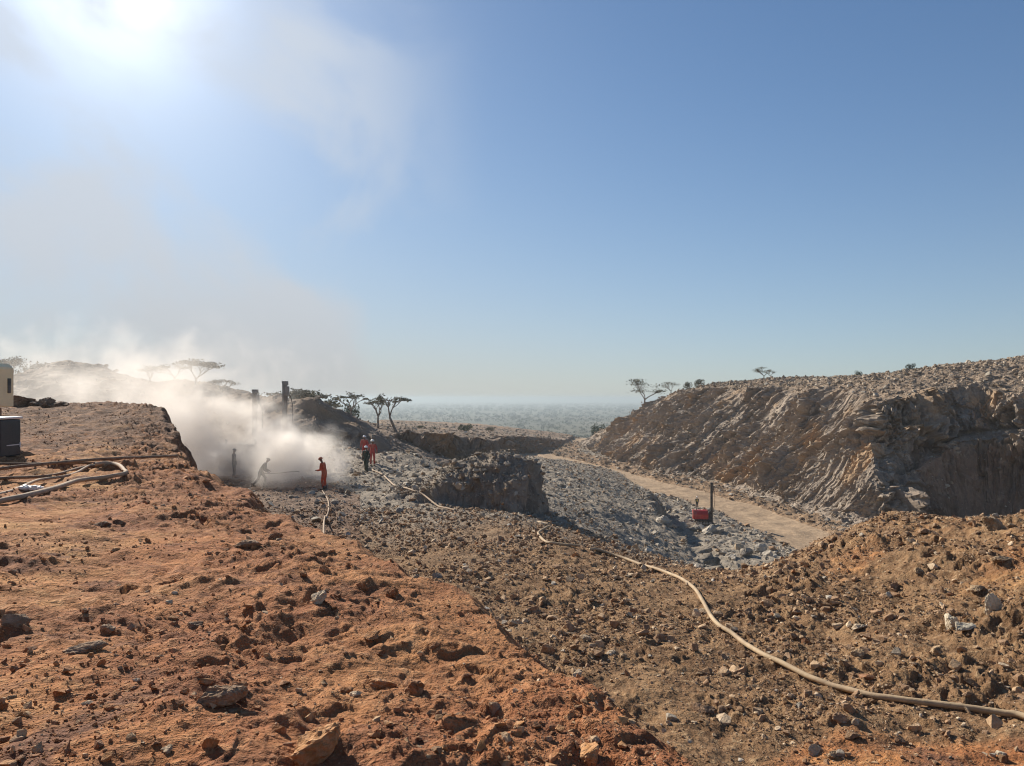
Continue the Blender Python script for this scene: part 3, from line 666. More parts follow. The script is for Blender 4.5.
NEAR = [
 (247,548,27,.55,'greyb','rounded grey brown boulder beside the plateau edge left of the pale boulder','boulder',.2),
 (318,603,22,.75,'pale','pale pointed rock standing in red soil below the plateau edge','rock',1.0),
 (275,540,16,.6,'dark','dark boulder lying just behind the rounded grey brown boulder','rock',.4),
 (303,577,13,.7,'red','small reddish lump directly above the pale pointed rock','rock',2.0),
 (322,572,15,.8,'red','upright red clod right beside the small reddish lump','soil_clod',.0),
 (392,598,17,1.0,'red','upright red block near the right edge of the plateau','soil_clod',1.4),
 (362,590,14,.6,'red','flattish red clod left of the upright red block','soil_clod',2.6),
 (104,527,24,.45,'dark','dark flat boulder lying below the curled hose','boulder',.1),
 (118,524,14,.55,'dark','smaller dark stone touching the dark flat boulder','rock',.9),
 (12,625,26,.55,'greyb','grey slab half buried at the left edge of the photo','rock',.3),
 (78,654,44,.38,'greyb','long grey brown slab lying in the soil at lower left','rock_slab',.5),
 (104,632,22,.35,'greyb','flat grey stone just above the long grey brown slab','rock',.2),
 (195,629,20,.38,'dark','low dark stone alone in the smooth orange soil','rock',.1),
 (215,705,52,.62,'greyb','large jagged grey brown rock in the middle of the lower left soil','boulder',.6),
 (236,694,26,.8,'red','blocky lump leaning on the large jagged rock','soil_clod',1.2),
 (316,762,62,.85,'orange','biggest orange boulder cut by the bottom edge of the photo','boulder',.7),
 (210,750,18,.9,'red','round red stone left of the biggest orange boulder','rock',.0),
 (372,640,26,.38,'orange','flat orange slab on the plateau left of the edge fold','rock_slab',.9),
 (356,697,15,.5,'pale','pale chip at the left foot of the slumped clods','rock',.4),
 (380,690,30,.6,'red','slumped soil clod, left one of the pair in the lower middle','soil_clod',.2),
 (412,695,34,.5,'red','slumped soil clod, right one of the pair in the lower middle','soil_clod',1.9),
 (137,682,9,.5,'cream','small white chip, upper one of two in the lower left soil','rock',.4),
 (134,689,9,.4,'cream','small white chip, lower one of two in the lower left soil','rock',1.1),
 (86,705,14,.3,'pale','thin pale flake left of the two white chips','rock',.8),
 (10,700,10,.5,'brown','small brown stone at the lower left corner','rock',.8),
 (297,693,10,.5,'pale','pale angular pebble left of the slumped clods','rock',.8),
 (495,716,18,.7,'greyb','grey lump in red clods near the bottom centre','rock',.3),
 (435,650,14,.7,'red','red nub on the crest of the plateau fold','soil_clod',.3),
 (467,678,12,.6,'red','small dark red clod right of the slumped clods','soil_clod',.6),
 (165,752,16,.5,'pale','pale flat stone near the bottom left','rock',1.6),
 (590,762,34,.6,'orange','orange block at the bottom edge under the plateau fold','soil_clod',1.6),
 (612,655,14,.55,'pale','cream grey stone alone on the brown slope below the hose bend','rock',.5),
 (624,658,12,.5,'brown','brown stone beside the cream grey stone on the brown slope','rock',1.5),
 (586,640,13,.5,'pale','light stone near the top of the plateau fold','rock',.1),
 (706,714,24,.32,'dark','flat dark slab lying on the brown slope left of the long hose','rock_slab',.2),
 (725,713,16,.4,'dark','small dark slab end beside the flat dark slab','rock_slab',.6),
 (896,590,20,.7,'greyb','grey boulder with a pale face in the middle of the right berm','boulder',.9),
 (892,596,12,.5,'cream','white edged stone at the foot of the grey berm boulder','rock',.4),
 (1008,562,26,.42,'brown','flat tan slab near the top right of the berm','rock_slab',.2),
 (995,612,22,1.0,'cream','cream rock set in the bank at the right edge','boulder',.2),
 (955,628,24,.9,'cream','bright cream rock left of the one at the right edge','boulder',1.2),
 (965,634,28,.4,'cream','broad pale stone in front of the bright cream rock','rock',.5),
 (862,632,18,.5,'pale','pale flat stone, leftmost of the stones below the berm','rock',.3),
 (838,628,14,.5,'pale','small pale stone left among those below the berm','rock',.2),
 (938,655,18,.8,'brown','upright brown stone below the bright cream rock','rock',1.2),
 (845,665,16,.5,'pale','pale stone sitting in the small earthy hollow above the hose','rock',.3),
 (860,656,20,.5,'brown','brown stone sitting in the small earthy hollow above the hose','rock',.8),
 (1003,757,12,.6,'cream','round cream stone on the orange flat at bottom right','rock',.3),
 (900,745,14,.35,'dark','dark flat stone on the orange flat at bottom right','rock',.1),
 (845,722,22,.8,'greyb','grey brown stone just below the long hose','rock',.4),
 (856,724,15,.7,'pale','pale stone, right neighbour of the grey brown one below the hose','rock',.9),
 (818,755,20,.8,'pale','pale stone left of the orange flat at the bottom','rock',.2),
 (835,760,16,.7,'brown','brown stone left of the orange flat at the bottom edge','rock',.5),
 (880,668,12,.6,'pale','pale stone in the rubble slope above the long hose','rock',.2),
 (1000,528,30,.6,'brown','brown block on the crest at the right edge','boulder',.3),
 (920,574,16,.6,'brown','brown block in the bank right of the grey berm boulder','rock',.7),
 (980,592,20,.6,'brown','brown block above the cream rock at the right edge','rock',.7)]
for i, (px, py, w, asp, mt, lb, nm, rz) in enumerate(NEAR):
    boulder(nm, px, py, w, asp, mt, lb, None, 200 + i, rz)
CREST = [(22,403,30,.55,'low dark mound of rock beside the cream machine'), (38,402,22,.6,'dark boulder second from the cream machine on the plateau crest'),
         (47,401,24,.85,'tallest dark boulder on the plateau crest'), (58,403,20,.6,'dark boulder right of the tallest one on the plateau crest'),
         (66,404,12,.5,'small dark boulder near the right end of the crest pile'), (76,405,13,.4,'flat dark stone, last of the crest pile'), (101,404,9,.4,'lone stone on the far plateau skyline')]
for i, (px, py, w, asp, lb) in enumerate(CREST):
    x_, y_ = XY(px, 37.3); ww = w * 37.3 / FPX / 2
    o = link('boulder', boulder_mesh(300 + i, ww * 1.1, ww * .9, ww * asp * 1.25), None, SM['dark']); o.location = (x_, y_, ground_z(x_, y_) + ww * asp * .45); o.rotation_euler = (0, 0, i * 1.3)
    tag(o, lb, 'rock')
RIGR = [(664,524,15,.75,'grey','square pale boulder left of the red drill rig'), (672,528,10,.7,'greyd','dark faced boulder right against the square pale boulder'), (684,529,11,.6,'grey','pale topped boulder in front of the red drill rig'),
        (697,531,15,.6,'greyd','wide boulder under the front of the red drill rig'), (710,532,14,.75,'grey','grey boulder under the mast of the red drill rig'), (720,533,10,.6,'greyd','boulder at the right end of the row below the drill rig'),
        (661,512,8,.9,'grey','bright upright stone above the square pale boulder'), (668,512,10,.8,'greyd','dark stone beside the bright upright stone'),
        (741,551,10,.8,'pale','pale boulder, left of the heap beside the dirt road'), (761,552,12,.9,'grey','big rounded boulder of the heap beside the dirt road'), (748,556,14,.8,'greyd','darker boulder in the middle of the heap beside the dirt road'),
        (733,560,10,.6,'grey','grey boulder at the lower left of the heap beside the dirt road'), (768,556,10,.6,'grey','grey boulder at the right end of the heap beside the dirt road')]
for i, (px, py, w, asp, mt, lb) in enumerate(RIGR): boulder('boulder', px, py, w * 1.25, asp * 1.1, mt, lb, None, 330 + i, i * .7, sub=2)
# the next largest loose stones in view, alike within each stretch of ground
def many(n, mask, pal, lab, grp, lo, hi, power=1.7):
    vm = vis_mask() & (np.abs(A_) < .58) & mask
    rc = pick(vm, n, power)
    meshes = [boulder_mesh(500 + k, 1, .85, .62, 2) for k in range(6)]
    made = 0
    for a, b in zip(*rc):
        p = VG[a, b]; px = CX + p[0] / p[1] * FPX; py = HZ - p[2] / p[1] * FPX
        if not (4 < px < 1020 and py < 762): continue
        s_ = random.uniform(lo, hi) * p[1] / FPX / 2
        o = bpy.data.objects.new('rock', meshes[made % 6]); COL.objects.link(o)
        if not meshes[made % 6].materials: meshes[made % 6].materials.append(SM[pal[(made % 6) % len(pal)]])
        o.location = (p[0], p[1], p[2] + s_ * .18); o.scale = (s_ * random.uniform(.8, 1.2), s_ * random.uniform(.8, 1.1), s_ * random.uniform(.7, 1.2)); o.rotation_euler = (random.uniform(-.25, .25), random.uniform(-.25, .25), random.uniform(0, 6.3))
        tag(o, lab, 'rock', grp); made += 1
many(50, (ZG == 3) & (R_ < 20) & (patch > -.1), ['red', 'orange', 'red'], 'loose fist sized clod scattered over the red soil plateau', 'loose clods on the red plateau', 6, 12)
many(95, B2 & (YG < 22) & (patch > -.2), ['brown', 'greyb', 'pale', 'brown'], 'loose stone among the brown rubble around the long hose', 'loose stones on the brown rubble slope', 5, 11)
many(40, (ZG == 0) & (YG > 60) & (YG < 120) & (ROADG < .1), ['grey', 'greyd'], 'pale quarried block lying on the pit floor by the road', 'quarried blocks on the pit floor', 5, 9, 1.2)
many(36, B2 & (YG > 50) & (X.reshape(NR, NA) > 2), ['grey', 'greyd'], 'grey quarried block on the rubble ramp behind the outcrop', 'quarried blocks on the rubble ramp', 4, 8, 1.2)
print('stones', round(time.time() - T0, 1))

# ------------------------------------------------------------------ hoses
M_hose = simple('tan_rubber_hose', (.42,.31,.19), .75, .18, 3, dust=.5, spec=.2); M_hosed = simple('dusty_brown_hose', (.20,.125,.08), .8, .25, 3, dust=.5, spec=.15)
M_hosel = simple('pale_hose', (.42,.31,.215), .8, .15, 3, dust=.5, spec=.15); M_metal = simple('dusty_steel', (.22,.17,.13), .65, .2, 9, metal=.3, dust=.6)
def hose(pts, rad, mat, label, group=None, coupl=(), lift=.8, name='air_hose'):
    P = []
    for q in pts:
        if len(q) == 2: p = at(*q)
        else: x_, y_ = XY(q[0], q[2]); p = Vector((x_, y_, ground_z(x_, y_)))
        P.append(p)
    C_ = catmull(P, 14); out = []
    for p in C_: out.append(Vector((p.x, p.y, ground_z(p.x, p.y))))
    zs = [p.z for p in out]; n_ = len(zs); mx_ = [max(zs[max(0, i - 2):i + 3]) for i in range(n_)]
    for i, p in enumerate(out):
        w = mx_[max(0, i - 9):i + 10]; p.z = sum(w) / len(w) + rad * lift
    root = empty(name, out[0]); tag(root, label, 'hose', group)
    me = tube_mesh([p - out[0] for p in out], rad, 'hose_line'); link('hose_line', me, root, mat)
    for c in coupl:
        i = int(c * (len(out) - 2)); a, b = out[i] - out[0], out[min(i + 2, len(out) - 1)] - out[0]; d = (b - a).normalized()
        bm = bmesh.new(); m_ = (a + b) / 2
        cyl(bm, m_ - d * .14, m_ + d * .14, rad * 1.28, seg=14); cyl(bm, m_ - d * .03, m_ + d * .03, rad * 1.6, seg=14); cyl(bm, m_ - d * .16, m_ - d * .12, rad * 1.45, seg=14); cyl(bm, m_ + d * .12, m_ + d * .16, rad * 1.45, seg=14)
        link('coupling', bm_mesh(bm, 'coupling', True), root, M_metal)
    return root
hose([(1060,722,9.4),(1024,721),(1000,717),(950,710),(880,700),(840,690),(800,675),(760,655),(735,640),(715,622),(703,605),(695,592),(680,580),(655,572),(625,563),(600,553),(590,551)], .042, M_hose,
     'long tan hose snaking from the bottom right corner up the brown rubble slope')
hose([(580,549),(560,545),(545,541),(538,535),(543,531),(549,528)], .042, M_hose, 'short bend of tan hose sticking out of the rubble beside the outcrop shadow')
hose([(372,470),(385,478),(398,486),(410,493),(425,500),(440,508),(455,512)], .04, M_hosel, 'pale hose running from the group of workers past the outcrop foot')
hose([(322,492),(328,501),(329,510),(327,518),(324,526),(321,532)], .03, M_hosel, 'thin pale hose curving down from the orange worker in the dust')
hose([(-60,512),(0,505),(40,496),(80,487),(110,480),(124,477),(126,472),(116,468),(96,468)], .044, M_hosel, 'curled pale hose lying on the plateau, the nearest of the bundle', coupl=(.02,))
hose([(-60,500),(0,494),(40,484),(70,475),(90,469),(98,467)], .03, M_hosel, 'straight pale hose ending in a coupling behind the curled one', coupl=(.97,))
hose([(-60,487),(0,483),(50,477),(85,470),(110,466)], .034, M_hosed, 'dusty brown hose third from the front of the bundle')
hose([(-60,478),(0,475),(60,469),(110,463),(150,461),(178,461)], .04, M_hosed, 'long brown hose stretching across the plateau towards the edge', lift=2.6)
hose([(-60,470),(0,467),(50,466),(90,463),(120,461)], .03, M_hosed, 'thin brown hose lying at the back of the bundle')
# crumpled white bag
p = at(31, 491.5); bm = bmesh.new()
for k, (dx, s_) in enumerate([(-.10, .09), (.05, .08), (.15, .06)]):
    q = bmesh.ops.create_icosphere(bm, subdivisions=4, radius=s_)
    for v in q['verts']:
        c_ = np.array([v.co.x * 9 + k * 4]), np.array([v.co.y * 9]), np.array([v.co.z * 9])
        v.co *= 1 + .45 * abs(float(n3(*c_, 2)[0])) - .35 * abs(float(n3(c_[0] * 2.2, c_[1] * 2.2, c_[2] * 2.2, 3)[0])); v.co.z *= .62
        v.co += Vector((dx, 0, .05))
o = link('plastic_bag', bm_mesh(bm, 'plastic_bag', True), None, simple('white_plastic', (.80,.70,.60), .5, .06, 6)); o.location = p; tag(o, 'crumpled white plastic bag lying between the hoses', 'bag')

# ------------------------------------------------------------------ people
M_skin = simple('brown_skin', (.16,.085,.055), .55, .1); M_boot = simple('black_boot', (.03,.027,.025), .6, .2, dust=.5)
CL = {'orange': simple('orange_coverall', (.52,.085,.035), .9, .2, 6, dust=.4), 'red': simple('red_coverall', (.44,.07,.06), .9, .2, 6, dust=.4), 'green': simple('dark_green_coverall', (.035,.055,.045), .85, .2, 6, dust=.12),
      'grey': simple('grey_coverall', (.11,.105,.10), .85, .2, 6, dust=.2), 'yellow': simple('yellow_vest', (.62,.45,.12), .8, .1, 6), 'navy': simple('dark_trousers', (.05,.05,.055), .85, .2)}
M_hat = {'white': simple('white_helmet', (.78,.77,.74), .35, .04), 'orange': simple('orange_hood', (.50,.16,.08), .8, .1), 'dark': simple('dark_cap', (.08,.07,.06), .8, .1)}
def skin_mesh(verts, edges, name, sub=1, root=0):
    me = bpy.data.meshes.new(name); me.from_pydata([v[:3] for v in verts], edges, []); o = bpy.data.objects.new(name, me); COL.objects.link(o)
    m = o.modifiers.new('s', 'SKIN'); m.use_smooth_shade = True
    me.update(); sv = me.skin_vertices[0].data if me.skin_vertices else None
    for i, v in enumerate(verts):
        rr_ = v[3]; sv[i].radius = (rr_, v[4] if len(v) > 4 else rr_); sv[i].use_root = (i == root)
    m2 = o.modifiers.new('u', 'SUBSURF'); m2.levels = m2.render_levels = sub
    dg = bpy.context.evaluated_depsgraph_get(); ev = o.evaluated_get(dg); out = bpy.data.meshes.new_from_object(ev)
    bpy.data.objects.remove(o); bpy.data.meshes.remove(me); out.name = name; return out
STAND = dict(pel=(0,0,.95), che=(0,0,1.28), neck=(0,0,1.47), head=(0,.02,1.60), kneeL=(-.11,.02,.50), ankL=(-.12,0,.09), kneeR=(.11,.02,.50), ankR=(.12,0,.09), elbL=(-.27,0,1.14), wriL=(-.28,.08,.88), elbR=(.27,0,1.14), wriR=(.28,.08,.88))
def person(x_, y_, z_, rz, H_, pose, suit, hat, label, vest=None, group=None):
    J = dict(STAND); J.update(pose); k = H_ / 1.76
    V3 = lambda n: Vector(J[n])
    root = empty('person', (x_, y_, z_), rz); root.scale = (k, k, k); tag(root, label, 'person', group)
    def lerp(a, b, t_): return Vector(a) * (1 - t_) + Vector(b) * t_
    def skel(grow, hands, headon):
        vs, es = [], []
        def add(p, r1, r2=None, par=None):
            vs.append((*p, (r1 + grow), ((r2 if r2 else r1) + grow))); i = len(vs) - 1
            if par is not None: es.append((par, i))
            return i
        up = (V3('che') - V3('pel')).normalized(); side = Vector((1, 0, 0))
        pel = add(V3('pel'), .15, .11); wai = add(lerp(V3('pel'), V3('che'), .45), .135, .10, pel); che = add(V3('che'), .165, .115, wai)
        nb = add(lerp(V3('che'), V3('neck'), .75), .09, .08, che)
        if headon:
            nk = add(V3('neck'), .055, .055, nb); jw = add(lerp(V3('neck'), V3('head'), .55), .072, .08, nk); hd = add(V3('head'), .082, .098, jw); tp = add(V3('head') + (V3('head') - V3('neck')).normalized() * .085, .065, .078, hd)
            fwd = Vector((0, 1, 0)); add(V3('head') + fwd * .105 + Vector((0, 0, -.02)), .013, .016, hd)
            for s in (-1, 1): add(V3('head') + Vector((s * .092, 0, -.01)), .014, .018, hd)
        for s, L in ((-1, 'L'), (1, 'R')):
            sh = add(V3('che') + side * s * .19 + up * .10, .062, .06, che)
            mid = add(lerp(vs[sh][:3], V3('elb' + L), .5), .052, .052, sh); el = add(V3('elb' + L), .043, .043, mid)
            fm = add(lerp(V3('elb' + L), V3('wri' + L), .4), .042, .04, el); wr = add(V3('wri' + L), .029, .029, fm)
            if hands:
                d = (V3('wri' + L) - V3('elb' + L)).normalized(); sd = Vector((0, 1, 0)) if abs(d.y) < .8 else Vector((0, 0, 1)); sd = (sd - d * sd.dot(d)).normalized(); nrm = d.cross(sd) * -s
                pm = add(V3('wri' + L) + d * .055, .036, .018, wr)
                for f_ in range(4):
                    b = V3('wri' + L) + d * .085 + sd * (.028 - .019 * f_); ln = [.072, .082, .076, .060][f_]
                    i1 = add(b, .0095, .0095, pm); i2 = add(b + d * ln * .55 + nrm * .012, .0088, .0088, i1); add(b + d * ln * .85 + nrm * .035, .0075, .0075, i2)
                t1 = add(V3('wri' + L) + d * .04 + sd * .045, .011, .011, pm); add(V3('wri' + L) + d * .075 + sd * .06 + nrm * .02, .009, .009, t1)
            hp = add(V3('pel') + side * s * .085 - Vector((0, 0, .04)), .10, .10, pel)
            th = add(lerp(vs[hp][:3], V3('knee' + L), .5), .08, .08, hp); kn = add(V3('knee' + L), .058, .06, th)
            cf = add(lerp(V3('knee' + L), V3('ank' + L), .35), .058, .06, kn); an = add(V3('ank' + L), .042, .045, cf)
            if headon:
                hl = add(V3('ank' + L) + Vector((0, -.02, -.055)), .036, .04, an); add(V3('ank' + L) + Vector((0, .13, -.062)), .036, .028, hl)
        return vs, es
    vs, es = skel(-.012, True, True); link('body', skin_mesh(vs, es, 'body', 2), root, M_skin)
    vs, es = skel(.012, False, False); link('coverall', skin_mesh(vs, es, 'coverall', 2), root, CL[suit])
    if vest:
        up = (V3('che') - V3('pel')); vv = [(*(V3('pel') + up * .05), .17, .135), (*(V3('pel') + up * .45), .165, .13), (*V3('che'), .195, .145), (*(V3('che') + up * .35), .13, .11)]
        link('vest', skin_mesh(vv, [(0,1),(1,2),(2,3)], 'vest', 2), root, CL[vest])
    for L in 'LR':
        bm = bmesh.new(); a = V3('ank' + L); box(bm, (a.x, a.y + .05, a.z - .045), (.10, .28, .09), bev=.03); cyl(bm, (a.x, a.y - .015, a.z - .05), (a.x, a.y - .015, a.z + .14), .058, .066, 14)
        link('boot', bm_mesh(bm, 'boot', True), root, M_boot)
    hd = V3('head'); bm = bmesh.new(); q = bmesh.ops.create_uvsphere(bm, u_segments=20, v_segments=14, radius=.112)
    bmesh.ops.delete(bm, geom=[v for v in q['verts'] if v.co.z < -.005], context='VERTS'); bmesh.ops.scale(bm, vec=(.95, 1.1, 1.0), verts=bm.verts)
    if hat != 'dark': cyl(bm, (0, .03, -.012), (0, .03, .006), .132, .124, 20)
    ax_ = (hd - V3('neck')).normalized(); me = bm_mesh(bm, 'helmet', True); hn = link('helmet', me, root, M_hat[hat]); hn.location = hd + ax_ * .035; hn.rotation_euler = ax_.to_track_quat('Z', 'Y').to_euler()
    if hat == 'dark': hn.name = 'cap'
    return root
def stand_at(px, d):
    x_, y_ = XY(px, d); return x_, y_, ground_z(x_, y_)
LEAN = dict(pel=(0,-.02,.90), che=(0,.17,1.20), neck=(0,.29,1.36), head=(0,.36,1.48), kneeL=(-.10,.22,.52), ankL=(-.11,.16,.10), kneeR=(.10,-.12,.50), ankR=(.12,-.42,.14), elbL=(-.25,.22,.98), wriL=(-.16,.45,.88), elbR=(.25,.20,.98), wriR=(.16,.42,.84))
WORK = dict(pel=(0,0,.94), che=(0,.08,1.26), neck=(0,.14,1.44), head=(0,.20,1.56), kneeL=(-.12,.08,.50), kneeR=(.12,.03,.50), elbL=(-.27,.12,1.05), wriL=(-.20,.36,1.02), elbR=(.27,.12,1.05), wriR=(.16,.36,1.0))
def put(px, d, rz, H_, pose, suit, hat, label, **kw):
    x_, y_, z_ = stand_at(px, d); return person(x_, y_, z_ + .01, rz, H_, pose, suit, hat, label, **kw)
w1_ = put(261, 43.0, R(-80), 1.78, LEAN, 'grey', 'dark', 'worker in dark clothes leaning forward in the dust, pulling a hose to the right')
put(234, 47.5, R(-60), 1.85, STAND, 'grey', 'dark', 'faint standing figure almost lost in the dust on the left')
put(324.5, 40.6, R(80), 1.80, WORK, 'orange', 'orange', 'worker in orange coverall with hooded head bending at the right rim of the dust')
put(364.5, 54.5, R(170), 1.72, STAND, 'red', 'white', 'worker in red coverall, left and rearmost of the group of three')
put(366.3, 49.5, R(150), 1.76, dict(kneeL=(-.13,.10,.50), ankL=(-.16,.10,.09), kneeR=(.12,-.02,.50), ankR=(.17,-.18,.10), che=(0,.05,1.27)), 'green', 'white', 'worker in dark green coverall and white helmet walking in front of two red ones')
put(372.5, 52.5, R(200), 1.80, STAND, 'red', 'white', 'worker in red coverall, right of the group of three')
# air line held by the leaning worker
x_, y_, z_ = stand_at(262, 42.9); P = [Vector((x_ - .1, y_, z_ + .84)), Vector((x_ + .45, y_ + .0, z_ + .78)), Vector((x_ + 1.0, y_ + .05, z_ + .83)), Vector((x_ + 1.5, y_ + .1, z_ + .88)), Vector((x_ + 2.0, y_ + .3, z_ + .90))]
o = link('drill_steel', tube_mesh([p - P[0] for p in P], .02, 'drill_steel'), None, M_metal); o.location = P[0]; tag(o, 'long rod held out to the right by the leaning worker', 'rod')

# ------------------------------------------------------------------ drill rigs
M_red = simple('red_machine_paint', (.50,.035,.03), .45, .15, 2, dust=.35); M_black = simple('black_steel', (.035,.033,.032), .5, .2, 6, dust=.3); M_rub = simple('worn_rubber', (.03,.028,.026), .8, .2, dust=.5)
M_greym = simple('grey_machine_paint', (.27,.25,.23), .5, .15, 3, dust=.4)
def drill_rig(loc, rz, label, hood_mat, mast_h, group=None, mx=.95, scale=1.0, mast_mat=None):
    root = empty('drill_rig', loc, rz); root.scale = (scale,) * 3; tag(root, label, 'drill rig', group)
    bm = bmesh.new(); box(bm, (0,0,.62), (2.1,1.0,.16), bev=.02); box(bm, (.2,0,.5), (.5,.9,.2)); link('chassis', bm_mesh(bm, 'chassis'), root, M_black)
    for s in (-1, 1):
        bm = bmesh.new(); vs = []
        prof = [(-1.0,.30),(-.88,.06),(-.6,0.0),(.6,0.0),(.88,.06),(1.0,.30),(.88,.52),(.6,.56),(-.6,.56),(-.88,.52)]
        a = [bm.verts.new((p_[0], s * .72 - .15, p_[1])) for p_ in prof]; b = [bm.verts.new((p_[0], s * .72 + .15, p_[1])) for p_ in prof]
        bm.faces.new(a[::-1]); bm.faces.new(b)
        for i in range(10): bm.faces.new([a[i], a[(i + 1) % 10], b[(i + 1) % 10], b[i]])
        for i in range(11): box(bm, (-.75 + i * .15, s * .72, -.005 + .0), (.05, .33, .04)); box(bm, (-.75 + i * .15, s * .72, .57), (.05, .33, .04))
        tr = link('track', bm_mesh(bm, 'track'), root, M_rub)
        for xw in (-.72, -.36, 0, .36, .72):
            bm = bmesh.new(); cyl(bm, (xw, s * .72 + s * .15, .28), (xw, s * .72 + s * .19, .28), .19 if abs(xw) > .6 else .13, seg=18); link('track_wheel', bm_mesh(bm, 'track_wheel'), tr, M_greym)
    # engine hood with a sloping shoulder
    bm = bmesh.new(); prof = [(.55,.70),(-.55,.70),(-.55,1.30),(-.20,1.74),(.45,1.74),(.55,1.6)]
    a = [bm.verts.new((-1.25, p_[0], p_[1])) for p_ in prof]; b = [bm.verts.new((.55, p_[0], p_[1])) for p_ in prof]
    bm.faces.new(a); bm.faces.new(b[::-1])
    for i in range(6): bm.faces.new([a[i], b[i], b[(i + 1) % 6], a[(i + 1) % 6]])
    bmesh.ops.recalc_face_normals(bm, faces=bm.faces)
    bmesh.ops.bevel(bm, geom=list(bm.edges), offset=.04, segments=2, affect='EDGES'); hd = link('engine_hood', bm_mesh(bm, 'engine_hood'), root, hood_mat)
    bm = bmesh.new()
    for k in range(7): box(bm, (-1.262, 0, .85 + k * .09), (.02, .7, .035))
    link('grille', bm_mesh(bm, 'grille'), hd, M_black)
    bm = bmesh.new(); cyl(bm, (-.8,.1,1.70), (-.8,.1,1.98), .05); cyl(bm, (-.8,.1,1.96), (-.86,.1,2.05), .05); link('exhaust', bm_mesh(bm, 'exhaust', True), hd, M_black)
    bm = bmesh.new(); box(bm, (.68, -.3, 1.15), (.2, .3, .7), bev=.03); cyl(bm, (.75,-.3,1.5), (.78,-.3,1.68), .015); cyl(bm, (.75,-.22,1.5), (.79,-.22,1.68), .015); link('control_panel', bm_mesh(bm, 'control_panel'), root, M_black)
    # boom, mast, feed, drifter head
    bm = bmesh.new(); cyl(bm, (.5,.25,.8), (mx - .12,.25,1.5), .09); cyl(bm, (.45,.1,.7), (mx - .12,.1,1.0), .06); box(bm, (mx - .1,.18,1.2), (.12,.34,.9), bev=.02); link('boom', bm_mesh(bm, 'boom'), root, M_black)
    bm = bmesh.new(); h = mast_h
    box(bm, (mx, .02, h / 2 + .05), (.10, .08, h)); box(bm, (mx, .34, h / 2 + .05), (.10, .08, h)); box(bm, (mx + .11, .18, h / 2 + .05), (.12, .24, h - .02))
    for k in range(int(h / .3)): box(bm, (mx + .01, .18, .2 + k * .3), (.05, .22, .04))
    ms = link('mast', bm_mesh(bm, 'mast'), root, mast_mat or M_black)
    bm = bmesh.new(); box(bm, (mx + .2, .18, h - .55), (.26, .34, .62), bev=.04); cyl(bm, (mx + .2, .18, h - .9), (mx + .2, .18, h - 1.15), .07); box(bm, (mx + .08, .18, h + .02), (.34, .36, .14), bev=.02); cyl(bm, (mx + .14,-.06,h - .1), (mx + .14,.42,h - .1), .10, seg=16); link('drill_head', bm_mesh(bm, 'drill_head'), root, mast_mat or M_black)
    bm = bmesh.new(); cyl(bm, (mx + .2, .18, .02), (mx + .2, .18, h - 1.1), .03, seg=8); link('drill_rod', bm_mesh(bm, 'drill_rod'), root, M_metal)
    C_ = catmull([(mx + .2,.32,h - .5),(mx + .5,.4,h - 1.5),(mx + .38,.4,h * .4),(.9,.3,1.2),(.5,.3,1.3)], 8); link('hydraulic_hose', tube_mesh(C_, .03, 'hydraulic_hose', 8), root, M_rub)
    bm = bmesh.new(); box(bm, (mx + .2,.18,.12), (.42,.42,.16), bev=.03); link('drill_foot', bm_mesh(bm, 'drill_foot'), root, M_black)
    return root
p = at(703.5, 525); drill_rig((p.x, p.y, p.z + .02), R(-6), 'small red crawler drill rig with raised black mast beside the dirt road', M_red, 5.0, mx=.95)
x_, y_ = XY(697, 108.5)
person(x_, y_, ground_z(x_, y_), R(10), 1.76, STAND, 'navy', 'white', 'worker in a yellow vest standing behind the red drill rig on the road edge', vest='yellow')
x_, y_, z_ = stand_at(283, 50); drill_rig((x_ - 1.0, y_, z_), R(0), 'tall dark drill mast rising out of the dust, nearer and thicker of two', M_greym, 5.75, mx=1.0, mast_mat=M_greym)
x_, y_, z_ = stand_at(253, 51); drill_rig((x_ - 1.0, y_, z_), R(0), 'faint drill mast in the dust, farther and thinner of two', M_greym, 5.25, mx=1.0, mast_mat=M_greym)

# ------------------------------------------------------------------ compressor and black tank at the left edge
M_cream = simple('cream_panel', (.95,.76,.44), .5, .05, 1.5, dust=.06); M_dkb = simple('dark_blue_black_panel', (.018,.021,.026), .5, .15, 2, dust=.05); M_lid = simple('white_lid', (.72,.70,.68), .4, .05)
xc, yc = XY(-52, 24.5); zc = ground_z(xc, yc)
root = empty('air_compressor', (xc, yc, zc), 0); tag(root, 'cream cabin of a machine with a narrow dark window slot at the left edge', 'compressor')
bm = bmesh.new(); wb = 2.9
prof = [(-wb/2, 1.25), (wb/2, 1.25), (wb/2, 2.52), (wb/2 - .16, 2.68), (-wb/2 + .2, 2.68), (-wb/2, 2.5)]
a = [bm.verts.new((p_[0], -.8, p_[1])) for p_ in prof]; b = [bm.verts.new((p_[0], 1.0, p_[1])) for p_ in prof]; bm.faces.new(a); bm.faces.new(b[::-1])
for i in range(6): bm.faces.new([a[i], b[i], b[(i + 1) % 6], a[(i + 1) % 6]])
bmesh.ops.recalc_face_normals(bm, faces=bm.faces); bmesh.ops.bevel(bm, geom=list(bm.edges), offset=.03, segments=2, affect='EDGES')
cab = link('canopy', bm_mesh(bm, 'canopy'), root, M_cream)
bm = bmesh.new()
box(bm, (wb/2 + .005, .74, 1.95), (.04, .15, .48), bev=.01); link('window_slot', bm_mesh(bm, 'window_slot'), cab, M_black)
bm = bmesh.new(); box(bm, (wb/2 - .52, -.808, 1.9), (.04, .02, 1.1)); link('door_seam', bm_mesh(bm, 'door_seam'), cab, M_greym)
